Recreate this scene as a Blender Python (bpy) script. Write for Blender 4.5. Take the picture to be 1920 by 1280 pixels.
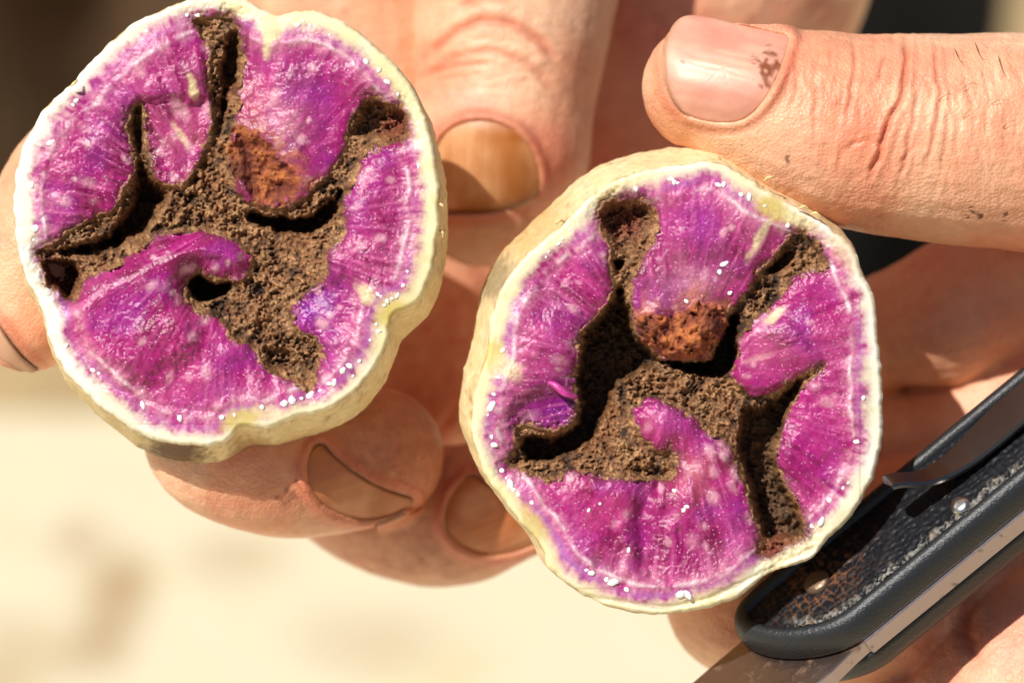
import bpy, math, random
import numpy as np
from mathutils import Matrix, Vector
from mathutils.bvhtree import BVHTree

random.seed(7); RNG = np.random.default_rng(11)
for o in list(bpy.data.objects): bpy.data.objects.remove(o)
SC = bpy.context.scene
COL = SC.collection

# ------------------------------------------------------------------ camera, sky, sun, exposure
# working frame: x right, y up, z towards the camera, all in units U = 1/16 mm; the frame is tilted so that
# the camera looks 32 degrees down on the hands, which are held 0.36 m above a bench
U = 6.25e-5
DIST = 6400.0                                   # camera to cut faces, 0.40 m
PITCH = math.radians(32)
HOLD = 1.20                                     # height of the hands above the floor
BENCH = 0.84
FRAME = Matrix.Translation((0, 0, HOLD)) @ Matrix.Rotation(math.radians(90) - PITCH, 4, 'X')

cd = bpy.data.cameras.new('camera'); cam = bpy.data.objects.new('camera', cd); COL.objects.link(cam)
cam.matrix_world = FRAME @ Matrix.Translation((0, 0, DIST * U))
cd.sensor_width = 36; cd.lens = 36 * DIST / 1920; cd.clip_start = 0.01; cd.clip_end = 500
cd.dof.use_dof = True; cd.dof.focus_distance = DIST * U + 0.0008
cd.dof.aperture_fstop = cd.lens / 1000 / 0.0105; cd.dof.aperture_blades = 7
SC.camera = cam

SUN_LOCAL = Vector((-0.66, 0.80, 1.0)).normalized()
sun_dir = (FRAME.to_3x3() @ SUN_LOCAL).normalized()
sd_ = bpy.data.lights.new('sun', 'SUN'); sd_.energy = 5.0; sd_.angle = math.radians(0.55); sd_.color = (1.0, 0.955, 0.885)
sun = bpy.data.objects.new('sun', sd_); COL.objects.link(sun)
sun.rotation_euler = sun_dir.to_track_quat('Z', 'Y').to_euler()
wd = bpy.data.worlds.new('World'); SC.world = wd; wd.use_nodes = True
nt = wd.node_tree
sky = nt.nodes.new('ShaderNodeTexSky'); sky.sky_type = 'NISHITA'; sky.sun_disc = False
sky.sun_elevation = math.asin(sun_dir.z); sky.sun_rotation = math.atan2(sun_dir.x, sun_dir.y)
nt.links.new(sky.outputs[0], nt.nodes['Background'].inputs[0]); nt.nodes['Background'].inputs[1].default_value = 0.058
SC.view_settings.view_transform = 'Standard'; SC.view_settings.look = 'None'
SC.view_settings.gamma = 1; SC.view_settings.exposure = 0.0; SC.view_settings.use_curve_mapping = False

# ------------------------------------------------------------------ numeric helpers
def lin(r, g, b):
    f = lambda c: (c / 255 / 12.92) if c <= 10 else ((c / 255 + .055) / 1.055) ** 2.4
    return np.array([f(r), f(g), f(b)])
def sstep(a, b, x):
    t = np.clip((x - a) / (b - a), 0, 1); return t * t * (3 - 2 * t)
def mix(a, b, t): return a + (b - a) * np.asarray(t)[..., None]
def _hash(ix, iy, iz, seed):
    h = (ix * 374761393 + iy * 668265263 + iz * 2147483647 + seed * 144665) & 0xffffffff
    h = ((h ^ (h >> 13)) * 1274126177) & 0xffffffff
    h = ((h ^ (h >> 15)) * 2246822519) & 0xffffffff
    return ((h ^ (h >> 16)) & 0xffff) / 65535.0 * 2 - 1
def noise(x, y, z=None, seed=0):
    x = np.asarray(x, float); y = np.asarray(y, float); z = np.zeros_like(x) if z is None else np.asarray(z, float)
    ix = np.floor(x).astype(np.int64); iy = np.floor(y).astype(np.int64); iz = np.floor(z).astype(np.int64)
    fx = x - ix; fy = y - iy; fz = z - iz
    q = lambda t: t * t * t * (t * (t * 6 - 15) + 10)
    fx, fy, fz = q(fx), q(fy), q(fz)
    r = 0
    for dz in ((0, 1) if np.any(fz) else (0,)):
        wz = fz if dz else 1 - fz
        for dy in (0, 1):
            wy = fy if dy else 1 - fy
            for dx in (0, 1):
                wx = fx if dx else 1 - fx
                r = r + _hash(ix + dx, iy + dy, iz + dz, seed) * wx * wy * wz
    return r
def fbm(x, y, z=None, o=3, seed=0, g=.5):
    a = 1; s = 0; t = 0
    for k in range(o):
        f = 2.03 ** k
        s = s + a * noise(x * f, y * f, None if z is None else z * f, seed + 17 * k); t += a; a *= g
    return s / t
def closed_spline(pts, step):
    p = np.array(pts, float); n = len(p); out = []
    for i in range(n):
        a, b, c, d = p[i - 1], p[i], p[(i + 1) % n], p[(i + 2) % n]
        m = max(1, int(np.hypot(*(c - b)) / step))
        for k in range(m):
            t = k / m
            out.append(.5 * ((2 * b) + (c - a) * t + (2 * a - 5 * b + 4 * c - d) * t * t + (3 * b - a - 3 * c + d) * t ** 3))
    return np.array(out)
def seg_dist(px, py, poly, closed=True):
    """distance, nearest point and inside flag against a polyline (chunked)"""
    n = len(poly); best = np.full(px.shape, 1e18); bx = np.zeros_like(px); by = np.zeros_like(px); ins = np.zeros(px.shape, bool)
    m = n if closed else n - 1
    for i in range(m):
        x0, y0 = poly[i]; x1, y1 = poly[(i + 1) % n]
        dx, dy = x1 - x0, y1 - y0; L = dx * dx + dy * dy + 1e-9
        t = np.clip(((px - x0) * dx + (py - y0) * dy) / L, 0, 1)
        qx = x0 + t * dx; qy = y0 + t * dy
        d = (px - qx) ** 2 + (py - qy) ** 2
        k = d < best
        best = np.where(k, d, best); bx = np.where(k, qx, bx); by = np.where(k, qy, by)
        if closed and abs(dy) > 1e-9:
            c = ((y0 > py) != (y1 > py)) & (px < dx * (py - y0) / dy + x0)
            ins ^= c
    return np.sqrt(best), bx, by, ins
def sdist(px, py, poly, g=4.0, far=60):          # positive inside; sampled on a coarse grid and interpolated
    P = np.array(poly, float); lo = P.min(0) - far; hi = P.max(0) + far
    ax = np.arange(lo[0], hi[0] + 2 * g, g); ay = np.arange(lo[1], hi[1] + 2 * g, g); GX, GY = np.meshgrid(ax, ay)
    d, _, _, ins = seg_dist(GX.ravel(), GY.ravel(), P); S = np.where(ins, d, -d).reshape(GX.shape)
    out = np.full(px.shape, -float(far))
    k = (px > lo[0]) & (px < hi[0]) & (py > lo[1]) & (py < hi[1])
    fx = (px[k] - lo[0]) / g; fy = (py[k] - lo[1]) / g; ix = fx.astype(int); iy = fy.astype(int); fx = fx - ix; fy = fy - iy
    out[k] = (S[iy, ix] * (1 - fx) + S[iy, ix + 1] * fx) * (1 - fy) + (S[iy + 1, ix] * (1 - fx) + S[iy + 1, ix + 1] * fx) * fy
    return out
def W(px, py, z=0.0):                            # a picture position at depth z -> working frame (still in U)
    k = (DIST - z) / DIST
    return np.stack([(np.asarray(px, float) - 960) * k, (640 - np.asarray(py, float)) * k, np.asarray(z, float) + 0 * np.asarray(px, float)], -1)

# ------------------------------------------------------------------ object helpers
def mesh_obj(name, verts, faces, mat, parent=None, centre=None, cols=None, smooth=True, extra=None):
    """verts in working units; parent is an Empty with ['_c'] centre, or the object is placed about `centre`"""
    v = np.asarray(verts, float)
    c = np.array(parent['_c'][:]) if parent is not None else (v.mean(0) if centre is None else np.array(centre, float))
    me = bpy.data.meshes.new(name)
    vv = ((v - c) * U).astype(np.float32)
    F = faces if isinstance(faces, np.ndarray) else None
    if F is not None:
        me.vertices.add(len(vv)); me.vertices.foreach_set('co', vv.ravel())
        k = F.shape[1]; me.loops.add(F.size); me.loops.foreach_set('vertex_index', F.ravel().astype(np.int32))
        me.polygons.add(len(F)); me.polygons.foreach_set('loop_start', np.arange(0, F.size, k, dtype=np.int32))
        me.update(calc_edges=True)
    else:
        me.from_pydata(vv.tolist(), [], faces); me.update()
    if smooth: me.polygons.foreach_set('use_smooth', np.ones(len(me.polygons), bool))
    if cols is not None:
        a = me.attributes.new('Col', 'FLOAT_COLOR', 'POINT')
        a.data.foreach_set('color', np.concatenate([np.clip(cols, 0, 1), np.ones((len(cols), 1))], 1).astype(np.float32).ravel())
    for nm, val in (extra or {}).items():
        a = me.attributes.new(nm, 'FLOAT', 'POINT'); a.data.foreach_set('value', np.asarray(val, np.float32))
    me.materials.append(mat)
    o = bpy.data.objects.new(name, me); COL.objects.link(o)
    if parent is not None: o.parent = parent; o['_c'] = c.tolist()
    else:
        o.matrix_world = FRAME @ Matrix.Translation(Vector(c) * U); o['_c'] = c.tolist()
    return o
def thing(name, c, label, cat, group=None):
    e = bpy.data.objects.new(name, None); COL.objects.link(e); e.empty_display_size = .01
    e.matrix_world = FRAME @ Matrix.Translation(Vector(c) * U); e['_c'] = [float(a) for a in c]
    e['label'] = label; e['category'] = cat
    if group: e['group'] = group
    return e

# ------------------------------------------------------------------ materials
def new_mat(name):
    m = bpy.data.materials.new(name); m.use_nodes = True
    return m, m.node_tree, m.node_tree.nodes['Principled BSDF']
def N(t, typ, **kw):
    n = t.nodes.new(typ)
    for k, v in kw.items():
        if k in n.inputs: n.inputs[k].default_value = v
        else: setattr(n, k, v)
    return n
def bump_chain(t, b, layers, coord='Object'):
    tc = N(t, 'ShaderNodeTexCoord'); prev = None
    for kind, scale, dist, strength in layers:
        if kind == 'n': x = N(t, 'ShaderNodeTexNoise', Scale=scale, Detail=3.0, Roughness=.6); out = x.outputs['Fac']
        else: x = N(t, 'ShaderNodeTexVoronoi', Scale=scale); out = x.outputs['Distance']
        t.links.new(tc.outputs[coord], x.inputs['Vector'])
        bm = N(t, 'ShaderNodeBump', Strength=strength, Distance=dist); t.links.new(out, bm.inputs['Height'])
        if prev: t.links.new(prev.outputs[0], bm.inputs['Normal'])
        prev = bm
    t.links.new(prev.outputs[0], b.inputs['Normal'])
    return tc
def col_mat(name, rough, layers, sss=0, radius=(1, .4, .2), sscale=.001, spec=.5, var=.15, vscale=900, coat=0, metal=0, attr_rough=None):
    m, t, b = new_mat(name)
    a = N(t, 'ShaderNodeAttribute', attribute_name='Col')
    tc = bump_chain(t, b, layers)
    nz = N(t, 'ShaderNodeTexNoise', Scale=vscale, Detail=4.0, Roughness=.65); t.links.new(tc.outputs['Object'], nz.inputs['Vector'])
    mr = N(t, 'ShaderNodeMapRange'); mr.inputs['From Min'].default_value = .25; mr.inputs['From Max'].default_value = .75
    mr.inputs['To Min'].default_value = 1 - var; mr.inputs['To Max'].default_value = 1 + var
    t.links.new(nz.outputs['Fac'], mr.inputs['Value'])
    mx = N(t, 'ShaderNodeVectorMath', operation='SCALE'); t.links.new(a.outputs['Color'], mx.inputs[0]); t.links.new(mr.outputs[0], mx.inputs['Scale'])
    t.links.new(mx.outputs[0], b.inputs['Base Color'])
    b.inputs['Roughness'].default_value = rough; b.inputs['Specular IOR Level'].default_value = spec
    b.inputs['Metallic'].default_value = metal
    if sss:
        b.inputs['Subsurface Weight'].default_value = sss; b.inputs['Subsurface Radius'].default_value = radius; b.inputs['Subsurface Scale'].default_value = sscale
    if coat: b.inputs['Coat Weight'].default_value = coat; b.inputs['Coat Roughness'].default_value = .18
    if attr_rough:
        ar = N(t, 'ShaderNodeAttribute', attribute_name=attr_rough); t.links.new(ar.outputs['Fac'], b.inputs['Roughness'])
    return m
M_FLESH = col_mat('potato_flesh', .29, [('n', 6500, .00010, .42)], sss=.12, radius=(1, .35, .6), sscale=.0009, spec=.42, var=.16, vscale=2600)
M_RIM = col_mat('potato_rim', .5, [('n', 2600, .00008, .2)], sss=.3, radius=(1, .7, .4), sscale=.0009, spec=.4, var=.07, vscale=1800)
M_ROT = col_mat('rotten_tissue', .5, [('n', 1700, .0004, .6), ('n', 5200, .00025, .9)], spec=.5, var=.55, vscale=2600)
M_CRUST = col_mat('orange_rot', .72, [('n', 1100, .0004, .7), ('n', 3600, .00018, .7)], spec=.3, var=.3, vscale=1500)
M_PEEL = col_mat('potato_skin', .62, [('n', 500, .0003, .5), ('n', 2600, .00012, .6)], sss=.1, radius=(1, .6, .3), sscale=.0006, spec=.35, var=.16, vscale=1100)
M_SKIN = col_mat('human_skin', .42, [('v', 2600, .0002, .4), ('n', 900, .00022, .25), ('n', 4200, .0001, .6)], sss=.28, radius=(1, .32, .16), sscale=.0016, spec=.45, var=.09, vscale=700)
M_NAIL = col_mat('fingernail', .42, [('n', 900, .00006, .3)], sss=.25, radius=(1, .4, .25), sscale=.0008, spec=.5, var=.08, vscale=500, coat=.0)
def plain_mat(name, c, rough, layers=None, metal=0, spec=.5):
    m, t, b = new_mat(name); b.inputs['Base Color'].default_value = (*c, 1); b.inputs['Roughness'].default_value = rough
    b.inputs['Metallic'].default_value = metal; b.inputs['Specular IOR Level'].default_value = spec
    if layers: bump_chain(t, b, layers)
    return m
M_LATEX = plain_mat('white_starch', (.92, .92, .90), .5, [('n', 3000, .0001, .5)])

# ------------------------------------------------------------------ the setting
def world_sheet(name, x0, x1, y0, y1, z, nx, ny, mat, thick=0):
    xs = np.linspace(x0, x1, nx); ys = np.linspace(y0, y1, ny)
    v = [(x, y, z) for y in ys for x in xs]; f = [(j * nx + i, j * nx + i + 1, (j + 1) * nx + i + 1, (j + 1) * nx + i) for j in range(ny - 1) for i in range(nx - 1)]
    if thick:
        k = len(v); v += [(x0, y0, z - thick), (x1, y0, z - thick), (x1, y1, z - thick), (x0, y1, z - thick)]
        c = (0, nx - 1, nx * ny - 1, nx * (ny - 1))
        f += [(c[0], k, k + 1, c[1])[::1], (c[1], k + 1, k + 2, c[2]), (c[2], k + 2, k + 3, c[3]), (c[3], k + 3, k, c[0])]
    me = bpy.data.meshes.new(name); me.from_pydata(v, [], f); me.update(); me.materials.append(mat)
    o = bpy.data.objects.new(name, me); COL.objects.link(o); o['kind'] = 'structure'; return o
def patchy(name, base, blotch, dark, scale, rough):
    m, t, b = new_mat(name); tc = N(t, 'ShaderNodeTexCoord')
    n1 = N(t, 'ShaderNodeTexNoise', Scale=scale, Detail=4.0, Roughness=.6); n2 = N(t, 'ShaderNodeTexNoise', Scale=scale * .45, Detail=3.0)
    for n in (n1, n2): t.links.new(tc.outputs['Object'], n.inputs['Vector'])
    r1 = N(t, 'ShaderNodeValToRGB'); r1.color_ramp.elements[0].position = .56; r1.color_ramp.elements[1].position = .72
    r1.color_ramp.elements[0].color = (*base, 1); r1.color_ramp.elements[1].color = (*blotch, 1)
    r2 = N(t, 'ShaderNodeValToRGB'); r2.color_ramp.elements[0].position = .64; r2.color_ramp.elements[1].position = .75
    r2.color_ramp.elements[0].color = (0, 0, 0, 1); r2.color_ramp.elements[1].color = (1, 1, 1, 1)
    t.links.new(n1.outputs['Fac'], r1.inputs[0]); t.links.new(n2.outputs['Fac'], r2.inputs[0])
    mx = N(t, 'ShaderNodeMix', data_type='RGBA'); t.links.new(r2.outputs[0], mx.inputs[0]); t.links.new(r1.outputs[0], mx.inputs[6]); mx.inputs[7].default_value = (*dark, 1)
    t.links.new(mx.outputs[2], b.inputs['Base Color']); b.inputs['Roughness'].default_value = rough
    bp = N(t, 'ShaderNodeBump', Strength=.4, Distance=.004); t.links.new(n1.outputs['Fac'], bp.inputs['Height']); t.links.new(bp.outputs[0], b.inputs['Normal'])
    return m
M_BENCH = patchy('bench_paint', lin(222, 211, 180), lin(214, 198, 156), lin(198, 170, 120), 26, .7)
M_SOIL = patchy('bare_soil', lin(182, 156, 112), lin(140, 116, 84), lin(90, 70, 50), 9, .95)
def ray_plane(px, py, z):                        # where the line of sight meets a level plane, for setting out the bench edge
    p = FRAME @ Vector(((px - 960) * U, (640 - py) * U, 0)); c = cam.matrix_world.translation
    d = p - c; return c + d * ((z - c.z) / d.z)
edge = ray_plane(960, 775, BENCH)
STAINS = [(150, 1010, .008, .010, .45), (215, 1120, .010, .026, .6), (170, 1220, .010, .012, .35), (440, 1040, .014, .012, .35), (700, 1200, .02, .016, .25), (30, 1230, .02, .02, .3)]
def add_stains(m):
    t = m.node_tree; b = t.nodes['Principled BSDF']; src = b.inputs['Base Color'].links[0].from_socket
    tc = N(t, 'ShaderNodeTexCoord'); nz = N(t, 'ShaderNodeTexNoise', Scale=60.0, Detail=3.0); t.links.new(tc.outputs['Object'], nz.inputs['Vector'])
    for px, py, rx, ry, amt in STAINS:
        p = ray_plane(px, py, BENCH)
        mp = N(t, 'ShaderNodeMapping'); mp.vector_type = 'POINT'; mp.inputs['Location'].default_value = (-p.x / rx, -p.y / ry, -BENCH); mp.inputs['Scale'].default_value = (1 / rx, 1 / ry, 1)
        t.links.new(tc.outputs['Object'], mp.inputs['Vector'])
        ln = N(t, 'ShaderNodeVectorMath', operation='LENGTH'); t.links.new(mp.outputs[0], ln.inputs[0])
        ad = N(t, 'ShaderNodeMath', operation='ADD'); t.links.new(ln.outputs['Value'], ad.inputs[0]); t.links.new(nz.outputs['Fac'], ad.inputs[1])
        mr = N(t, 'ShaderNodeMapRange'); mr.inputs['From Min'].default_value = 1.9; mr.inputs['From Max'].default_value = .9; mr.inputs['To Min'].default_value = 0; mr.inputs['To Max'].default_value = amt
        t.links.new(ad.outputs[0], mr.inputs['Value'])
        mx = N(t, 'ShaderNodeMix', data_type='RGBA'); t.links.new(mr.outputs[0], mx.inputs[0]); t.links.new(src, mx.inputs[6]); mx.inputs[7].default_value = (*lin(150, 104, 50), 1); src = mx.outputs[2]
    t.links.new(src, b.inputs['Base Color'])
add_stains(M_BENCH)
bench = world_sheet('bench_top', -1.1, .9, -.6, edge.y, BENCH, 21, 13, M_BENCH, .035)
ground = world_sheet('ground', -60, 60, -40, 80, 0, 41, 41, M_SOIL)
# dark cloth behind the hands; black sheet paints its shaded right part
M_CLOTH = patchy('dark_cloth', lin(88, 64, 40), lin(104, 84, 58), lin(120, 112, 100), 8, .95)
M_CLOTH_SHADE = patchy('shaded_cloth', lin(9, 6, 4), lin(11, 8, 5), lin(14, 10, 7), 8, 1.0)
def cloth(xl, xr, yy, mat, label):
    c0 = cam.matrix_world.translation; p0 = FRAME @ Vector((0, (640 - 590) * U, 0)); hem = c0.z + (p0.z - c0.z) * (yy - c0.y) / (p0.y - c0.y)
    nx, nz = 70, 40; v = []; f = []
    for j in range(nz):
        for i in range(nx):
            x = xl + (xr - xl) * i / (nx - 1); z = hem + (1.55 - hem) * j / (nz - 1)
            fold = .022 * math.sin(x * 34 + 1.2 * math.sin(z * 3)) + .010 * math.sin(x * 71 + z * 5)
            v.append((x, yy + fold, z))
    n = len(v); v += [(x, y + .006, z) for x, y, z in v]
    for j in range(nz - 1):
        for i in range(nx - 1):
            q = (j * nx + i, j * nx + i + 1, (j + 1) * nx + i + 1, (j + 1) * nx + i)
            f.append(q); f.append(tuple(k + n for k in q[::-1]))
    for i in range(nx - 1):
        f.append((i, i + n, i + 1 + n, i + 1)); k = (nz - 1) * nx + i; f.append((k, k + 1, k + 1 + n, k + n))
    for j in range(nz - 1):
        a_, b_ = j * nx, (j + 1) * nx; f.append((a_, b_, b_ + n, a_ + n)); a_, b_ = a_ + nx - 1, b_ + nx - 1; f.append((a_, a_ + n, b_ + n, b_))
    me = bpy.data.meshes.new('hanging_cloth'); me.from_pydata(v, [], f); me.update(); me.materials.append(mat)
    me.polygons.foreach_set('use_smooth', np.ones(len(f), bool))
    o = bpy.data.objects.new('hanging_cloth', me); COL.objects.link(o)
    o['label'] = label; o['category'] = 'cloth'; o['group'] = 'dark cloths behind the hands'
def sight_x(px, yy): p = FRAME @ Vector(((px - 960) * U, 0, 0)); c = cam.matrix_world.translation; return c.x + (p.x - c.x) * (yy - c.y) / (p.y - c.y)
cloth(-.62, sight_x(1500, edge.y + .16), edge.y + .16, M_CLOTH, 'dark brown blurred cloth behind the left potato half')
cloth(sight_x(1470, edge.y + .10), sight_x(1826, edge.y + .10), edge.y + .10, M_CLOTH_SHADE, 'black sheet standing for shade on the blurred cloth behind the sideways thumb at the right')

# ------------------------------------------------------------------ potato halves
WHITE = lin(248, 242, 224); CREAM = lin(236, 222, 170); YELL = lin(212, 190, 108)
MAG = lin(162, 28, 108); DEEP = lin(112, 6, 60); PINK = lin(192, 70, 136); VIO = lin(152, 46, 146); PALE = lin(230, 172, 186)
ROT1 = lin(146, 100, 64); ROT2 = lin(192, 148, 102); ROT3 = lin(54, 33, 18); REDB = lin(128, 60, 40)
OR1 = lin(152, 82, 52); OR2 = lin(190, 114, 64); OR3 = lin(104, 48, 36)

def potato(name, label, D):
    outl = closed_spline(D['outline'], 5)
    P = np.array(D['outline'], float); lo = P.min(0) - 4; hi = P.max(0) + 4
    h = 1.75
    xs = np.arange(lo[0], hi[0], h); ys = np.arange(lo[1], hi[1], h)
    X, Y = np.meshgrid(xs, ys); nx, ny = len(xs), len(ys)
    x = X.ravel(); y = Y.ravel()
    cx, cy = D['centre']
    # organic nibbling of the outline
    ang = np.linspace(0, 2 * np.pi, len(outl), endpoint=False)
    seg = np.roll(outl, -1, 0) - np.roll(outl, 1, 0); nrm = np.stack([seg[:, 1], -seg[:, 0]], 1); nrm /= np.linalg.norm(nrm, axis=1)[:, None] + 1e-9
    wob = fbm(outl[:, 0] / 14, outl[:, 1] / 14, o=3, seed=3) * 2.6
    outl = outl + nrm * wob[:, None]
    sd = sdist(x, y, outl, g=5.0); nb = np.abs(sd) < 9; qx = x.copy(); qy = y.copy()
    d, a1, a2, ins = seg_dist(x[nb], y[nb], outl); sd[nb] = np.where(ins, d, -d); qx[nb] = a1; qy[nb] = a2
    keep = sd > -h * 1.5
    edge_v = keep & (sd < h * .3)
    x = np.where(edge_v, qx, x); y = np.where(edge_v, qy, y); sd = np.maximum(sd, 0)
    th = np.arctan2(y - cy, x - cx); rr = np.hypot(x - cx, y - cy)
    n20 = fbm(x / 22, y / 22, o=3, seed=1); n8 = fbm(x / 8, y / 8, o=2, seed=2)
    n60 = fbm(x / 70, y / 70, o=3, seed=4); n5 = noise(x / 4.2, y / 4.2, seed=5); n120 = fbm(x / 130, y / 130, o=2, seed=6)
    n14 = fbm(x / 13, y / 13, o=3, seed=21)
    rs = sdist(x, y, closed_spline(D['rot'], 6)) + n20 * 7 + n14 * 4 + n8 * 4 + n5 * 1.6
    cs = sdist(x, y, closed_spline(D['crust'], 6)) + n20 * 11 + n8 * 6
    # ---- height of the flesh
    tx, ty = D['tilt']
    zf = (x - cx) * tx + (y - cy) * ty + n120 * 13 * sstep(0, 90, sd) + n60 * 9 * sstep(0, 60, sd) + (n20 * 1.1 + n14 * .45 + n8 * .35 + n5 * .75) * sstep(10, 60, sd)
    rid = np.abs(fbm(x / 30 + n60 * 1.2, y / 30, o=2, seed=31)); zf -= 1.6 * sstep(.12, 0, rid) * sstep(.0, .35, n60) * sstep(20, 70, sd)
    for poly, hh, inw, outw in D['steps']:
        s = sdist(x, y, closed_spline(poly, 6)) + n20 * 5 + n8 * 2
        zf += hh * sstep(-outw, inw, s)
    for line, depth, wdt in D['grooves']:
        dd = seg_dist(x, y, np.array(line, float), False)[0] + n20 * 5
        zf -= depth * np.exp(-(dd / wdt) ** 2)
    zf -= (15 + 8 * n60) * np.exp(np.minimum(rs, 0) / 15) + 5 * np.exp(np.minimum(rs, 0) / 45)   # flesh rolls over into the hollows
    ring_d = D['ring'] + n60 * 6 + 5 * np.sin(3 * th + 1)
    zf += 1.4 * np.exp(-((sd - ring_d) / 6) ** 2)
    zf -= 9 * np.clip(1 - sd / 9, 0, 1) ** 2 + 3 * np.clip(1 - sd / 45, 0, 1)
    # ---- height of the rot
    gran = n14 * 6 + n8 * 8 + n5 * 5 + n20 * 7 + 5 * np.maximum(0, fbm(x / 17, y / 17, o=3, seed=44))
    gran = gran * (.45 + .75 * sstep(-.25, .25, fbm(x / 55, y / 55, o=2, seed=46)))
    lip = np.exp(-((rs - 3) / 3.2) ** 2) * (20 * np.maximum(0, n20 + .1) + 4 * np.maximum(0, n60))
    zr = zf - 13 * sstep(-2, 12, rs) + gran * sstep(0, 10, rs) + lip + n60 * 10 * sstep(5, 25, rs)
    crk = np.abs(fbm(x / 42 + n20 * .35, y / 42, o=3, seed=67)); zr -= 6 * sstep(.06, 0, crk) * sstep(4, 16, rs)
    z = np.where(rs > -2, zr, zf)
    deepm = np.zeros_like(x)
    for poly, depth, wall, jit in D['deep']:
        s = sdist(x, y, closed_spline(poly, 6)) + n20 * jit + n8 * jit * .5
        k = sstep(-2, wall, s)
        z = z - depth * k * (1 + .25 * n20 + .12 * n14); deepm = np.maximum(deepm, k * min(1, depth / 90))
    # ---- crust
    ck = sstep(-4, 6, cs)
    if D['crust_up'] > 0:
        zc = zf + D['crust_up'] * sstep(-3, 22, cs) + 9 * n14 + 10 * n20 + 5 * n8 + n60 * 12
        z = np.where(cs > -3, np.maximum(zc * ck + z * (1 - ck), z * (1 - ck) + zc * ck), z)
    else:
        zc = zf + D['crust_up'] * sstep(-6, 34, cs) + 7 * n14 + 9 * n20 + 4 * n8
        z = np.where(cs > -4, zc * ck + z * (1 - ck), z)
    # ---- pigment of the flesh
    rad = fbm(th * 26, rr / 120, o=3, seed=8)
    c = mix(np.broadcast_to(MAG, (len(x), 3)), DEEP, np.clip(.34 + n60 * 1.5 + rad * 1.1 + n20 * .6 + n120 * .5 + .22 * sstep(60, 190, sd), 0, 1) * .95)
    c = mix(c, PINK, np.clip(.22 + n20 * .6 + n120 * .8 + n8 * .5, 0, 1) * .8)
    c = mix(c, VIO, np.clip(fbm(x / 60, y / 60, o=2, seed=9) * 1.7 - .08, 0, 1) * .5)
    for (vx, vy, vr, amt, cc) in D['tints']:
        c = mix(c, cc, amt * np.exp(-((x - vx) ** 2 + (y - vy) ** 2) / vr ** 2) * (.75 + .5 * n20))
    fib = fbm(th * 44, rr / 70, o=3, seed=88)
    c = mix(c, lin(208, 104, 162), np.clip(fib * 1.7 + n60 * .6 - .15, 0, 1) * .5)
    # pale parenchyma spots, stretched along the radius
    sp = np.zeros_like(x); rg = np.random.default_rng(D['seed'])
    k = 0
    while k < 130:
        a = rg.uniform(0, 2 * np.pi); r_ = rg.uniform(.18, .92); i = int(a / (2 * np.pi) * len(outl)) % len(outl)
        p = np.array([cx, cy]) + (outl[i] - np.array([cx, cy])) * r_
        k += 1
        w_ = rg.uniform(4, 11); l_ = w_ * rg.uniform(1, 1.9); aa = math.atan2(p[1] - cy, p[0] - cx)
        sel = (np.abs(x - p[0]) < 40) & (np.abs(y - p[1]) < 40)
        ux = (x[sel] - p[0]) * math.cos(aa) + (y[sel] - p[1]) * math.sin(aa); uy = -(x[sel] - p[0]) * math.sin(aa) + (y[sel] - p[1]) * math.cos(aa)
        sp[sel] = np.maximum(sp[sel], rg.uniform(.3, .95) * sstep(1.6, .2, np.hypot(ux / l_, uy / w_) + .35 * n8[sel] + .3 * n20[sel]))
    c = mix(c, PALE, sp * .95)
    z = z + np.where(rs < 0, sp * .8, 0)
    c = mix(c, lin(228, 138, 176), sstep(135, 30, sd) * np.clip(.35 + fib * .8 + n60 * .6, 0, 1) * .5)
    # outer flesh lightens, pale vascular ring, purple cortex, cream rim
    streak = .55 * fbm(th * 34, rr / 90, o=3, seed=12) + .35 * n20 + .2 * n8
    c = mix(c, PINK, sstep(110, 45, sd) * np.clip(.45 + streak * .8, 0, 1) * .7)
    c = mix(c, PALE, sstep(ring_d + 26, ring_d, sd) * np.clip(.30 + streak * .9, 0, 1) * .8)
    c = mix(c, lin(236, 206, 214), np.exp(-((sd - ring_d) / 4) ** 2) * np.clip(.42 + n20 * 1.1 + n60 * .5, 0, 1))
    rimw = D['rim'] * (1 + .35 * n60 + .25 * n20 + .30 * np.sin(2 * th + D['rimph'])) 
    ctx = np.exp(-((sd - (rimw + ring_d) / 2 - 1) / 8) ** 2) * np.clip(.55 + n120 * .9 + n60 * .6, 0, 1)
    c = mix(c, mix(np.broadcast_to(lin(186, 92, 158), (len(x), 3)), lin(172, 112, 190), np.clip(n120 + .2, 0, 1)), ctx * .65)
    rimc = mix(np.broadcast_to(WHITE, (len(x), 3)), CREAM, np.clip(.42 + (x - cx) / 800 * D['rimside'] + n60 * .6, 0, 1))
    rimc = mix(rimc, YELL, np.clip(n20 * .5, 0, 1) * .5)
    c = mix(c, rimc, sstep(rimw + 22 + 6 * n8 + 14 * streak, rimw - 8, sd))
    for (vx, vy, lx, ly, rot_, amt, cc) in D['cream']:
        ca, sa = math.cos(rot_), math.sin(rot_); ux = (x - vx) * ca + (y - vy) * sa; uy = -(x - vx) * sa + (y - vy) * ca
        c = mix(c, cc, amt * sstep(1.35, .45, np.hypot(ux / lx, uy / ly) + n20 * .35 + n8 * .15))
    c = mix(c, lin(176, 132, 84), sstep(4.5, 0, sd) * np.clip(.4 + n20, 0, 1))
    # flesh next to the rot is stained
    c = mix(c, lin(104, 50, 54), sstep(-15 + 14 * n20, 0, rs) * np.clip(.45 + n60, .1, .8))
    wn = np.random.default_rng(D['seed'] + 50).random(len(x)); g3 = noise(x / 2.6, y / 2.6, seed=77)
    c = c * (1 + (.13 * g3 + .10 * n5) * sstep(22, 40, sd))[:, None]
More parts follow.
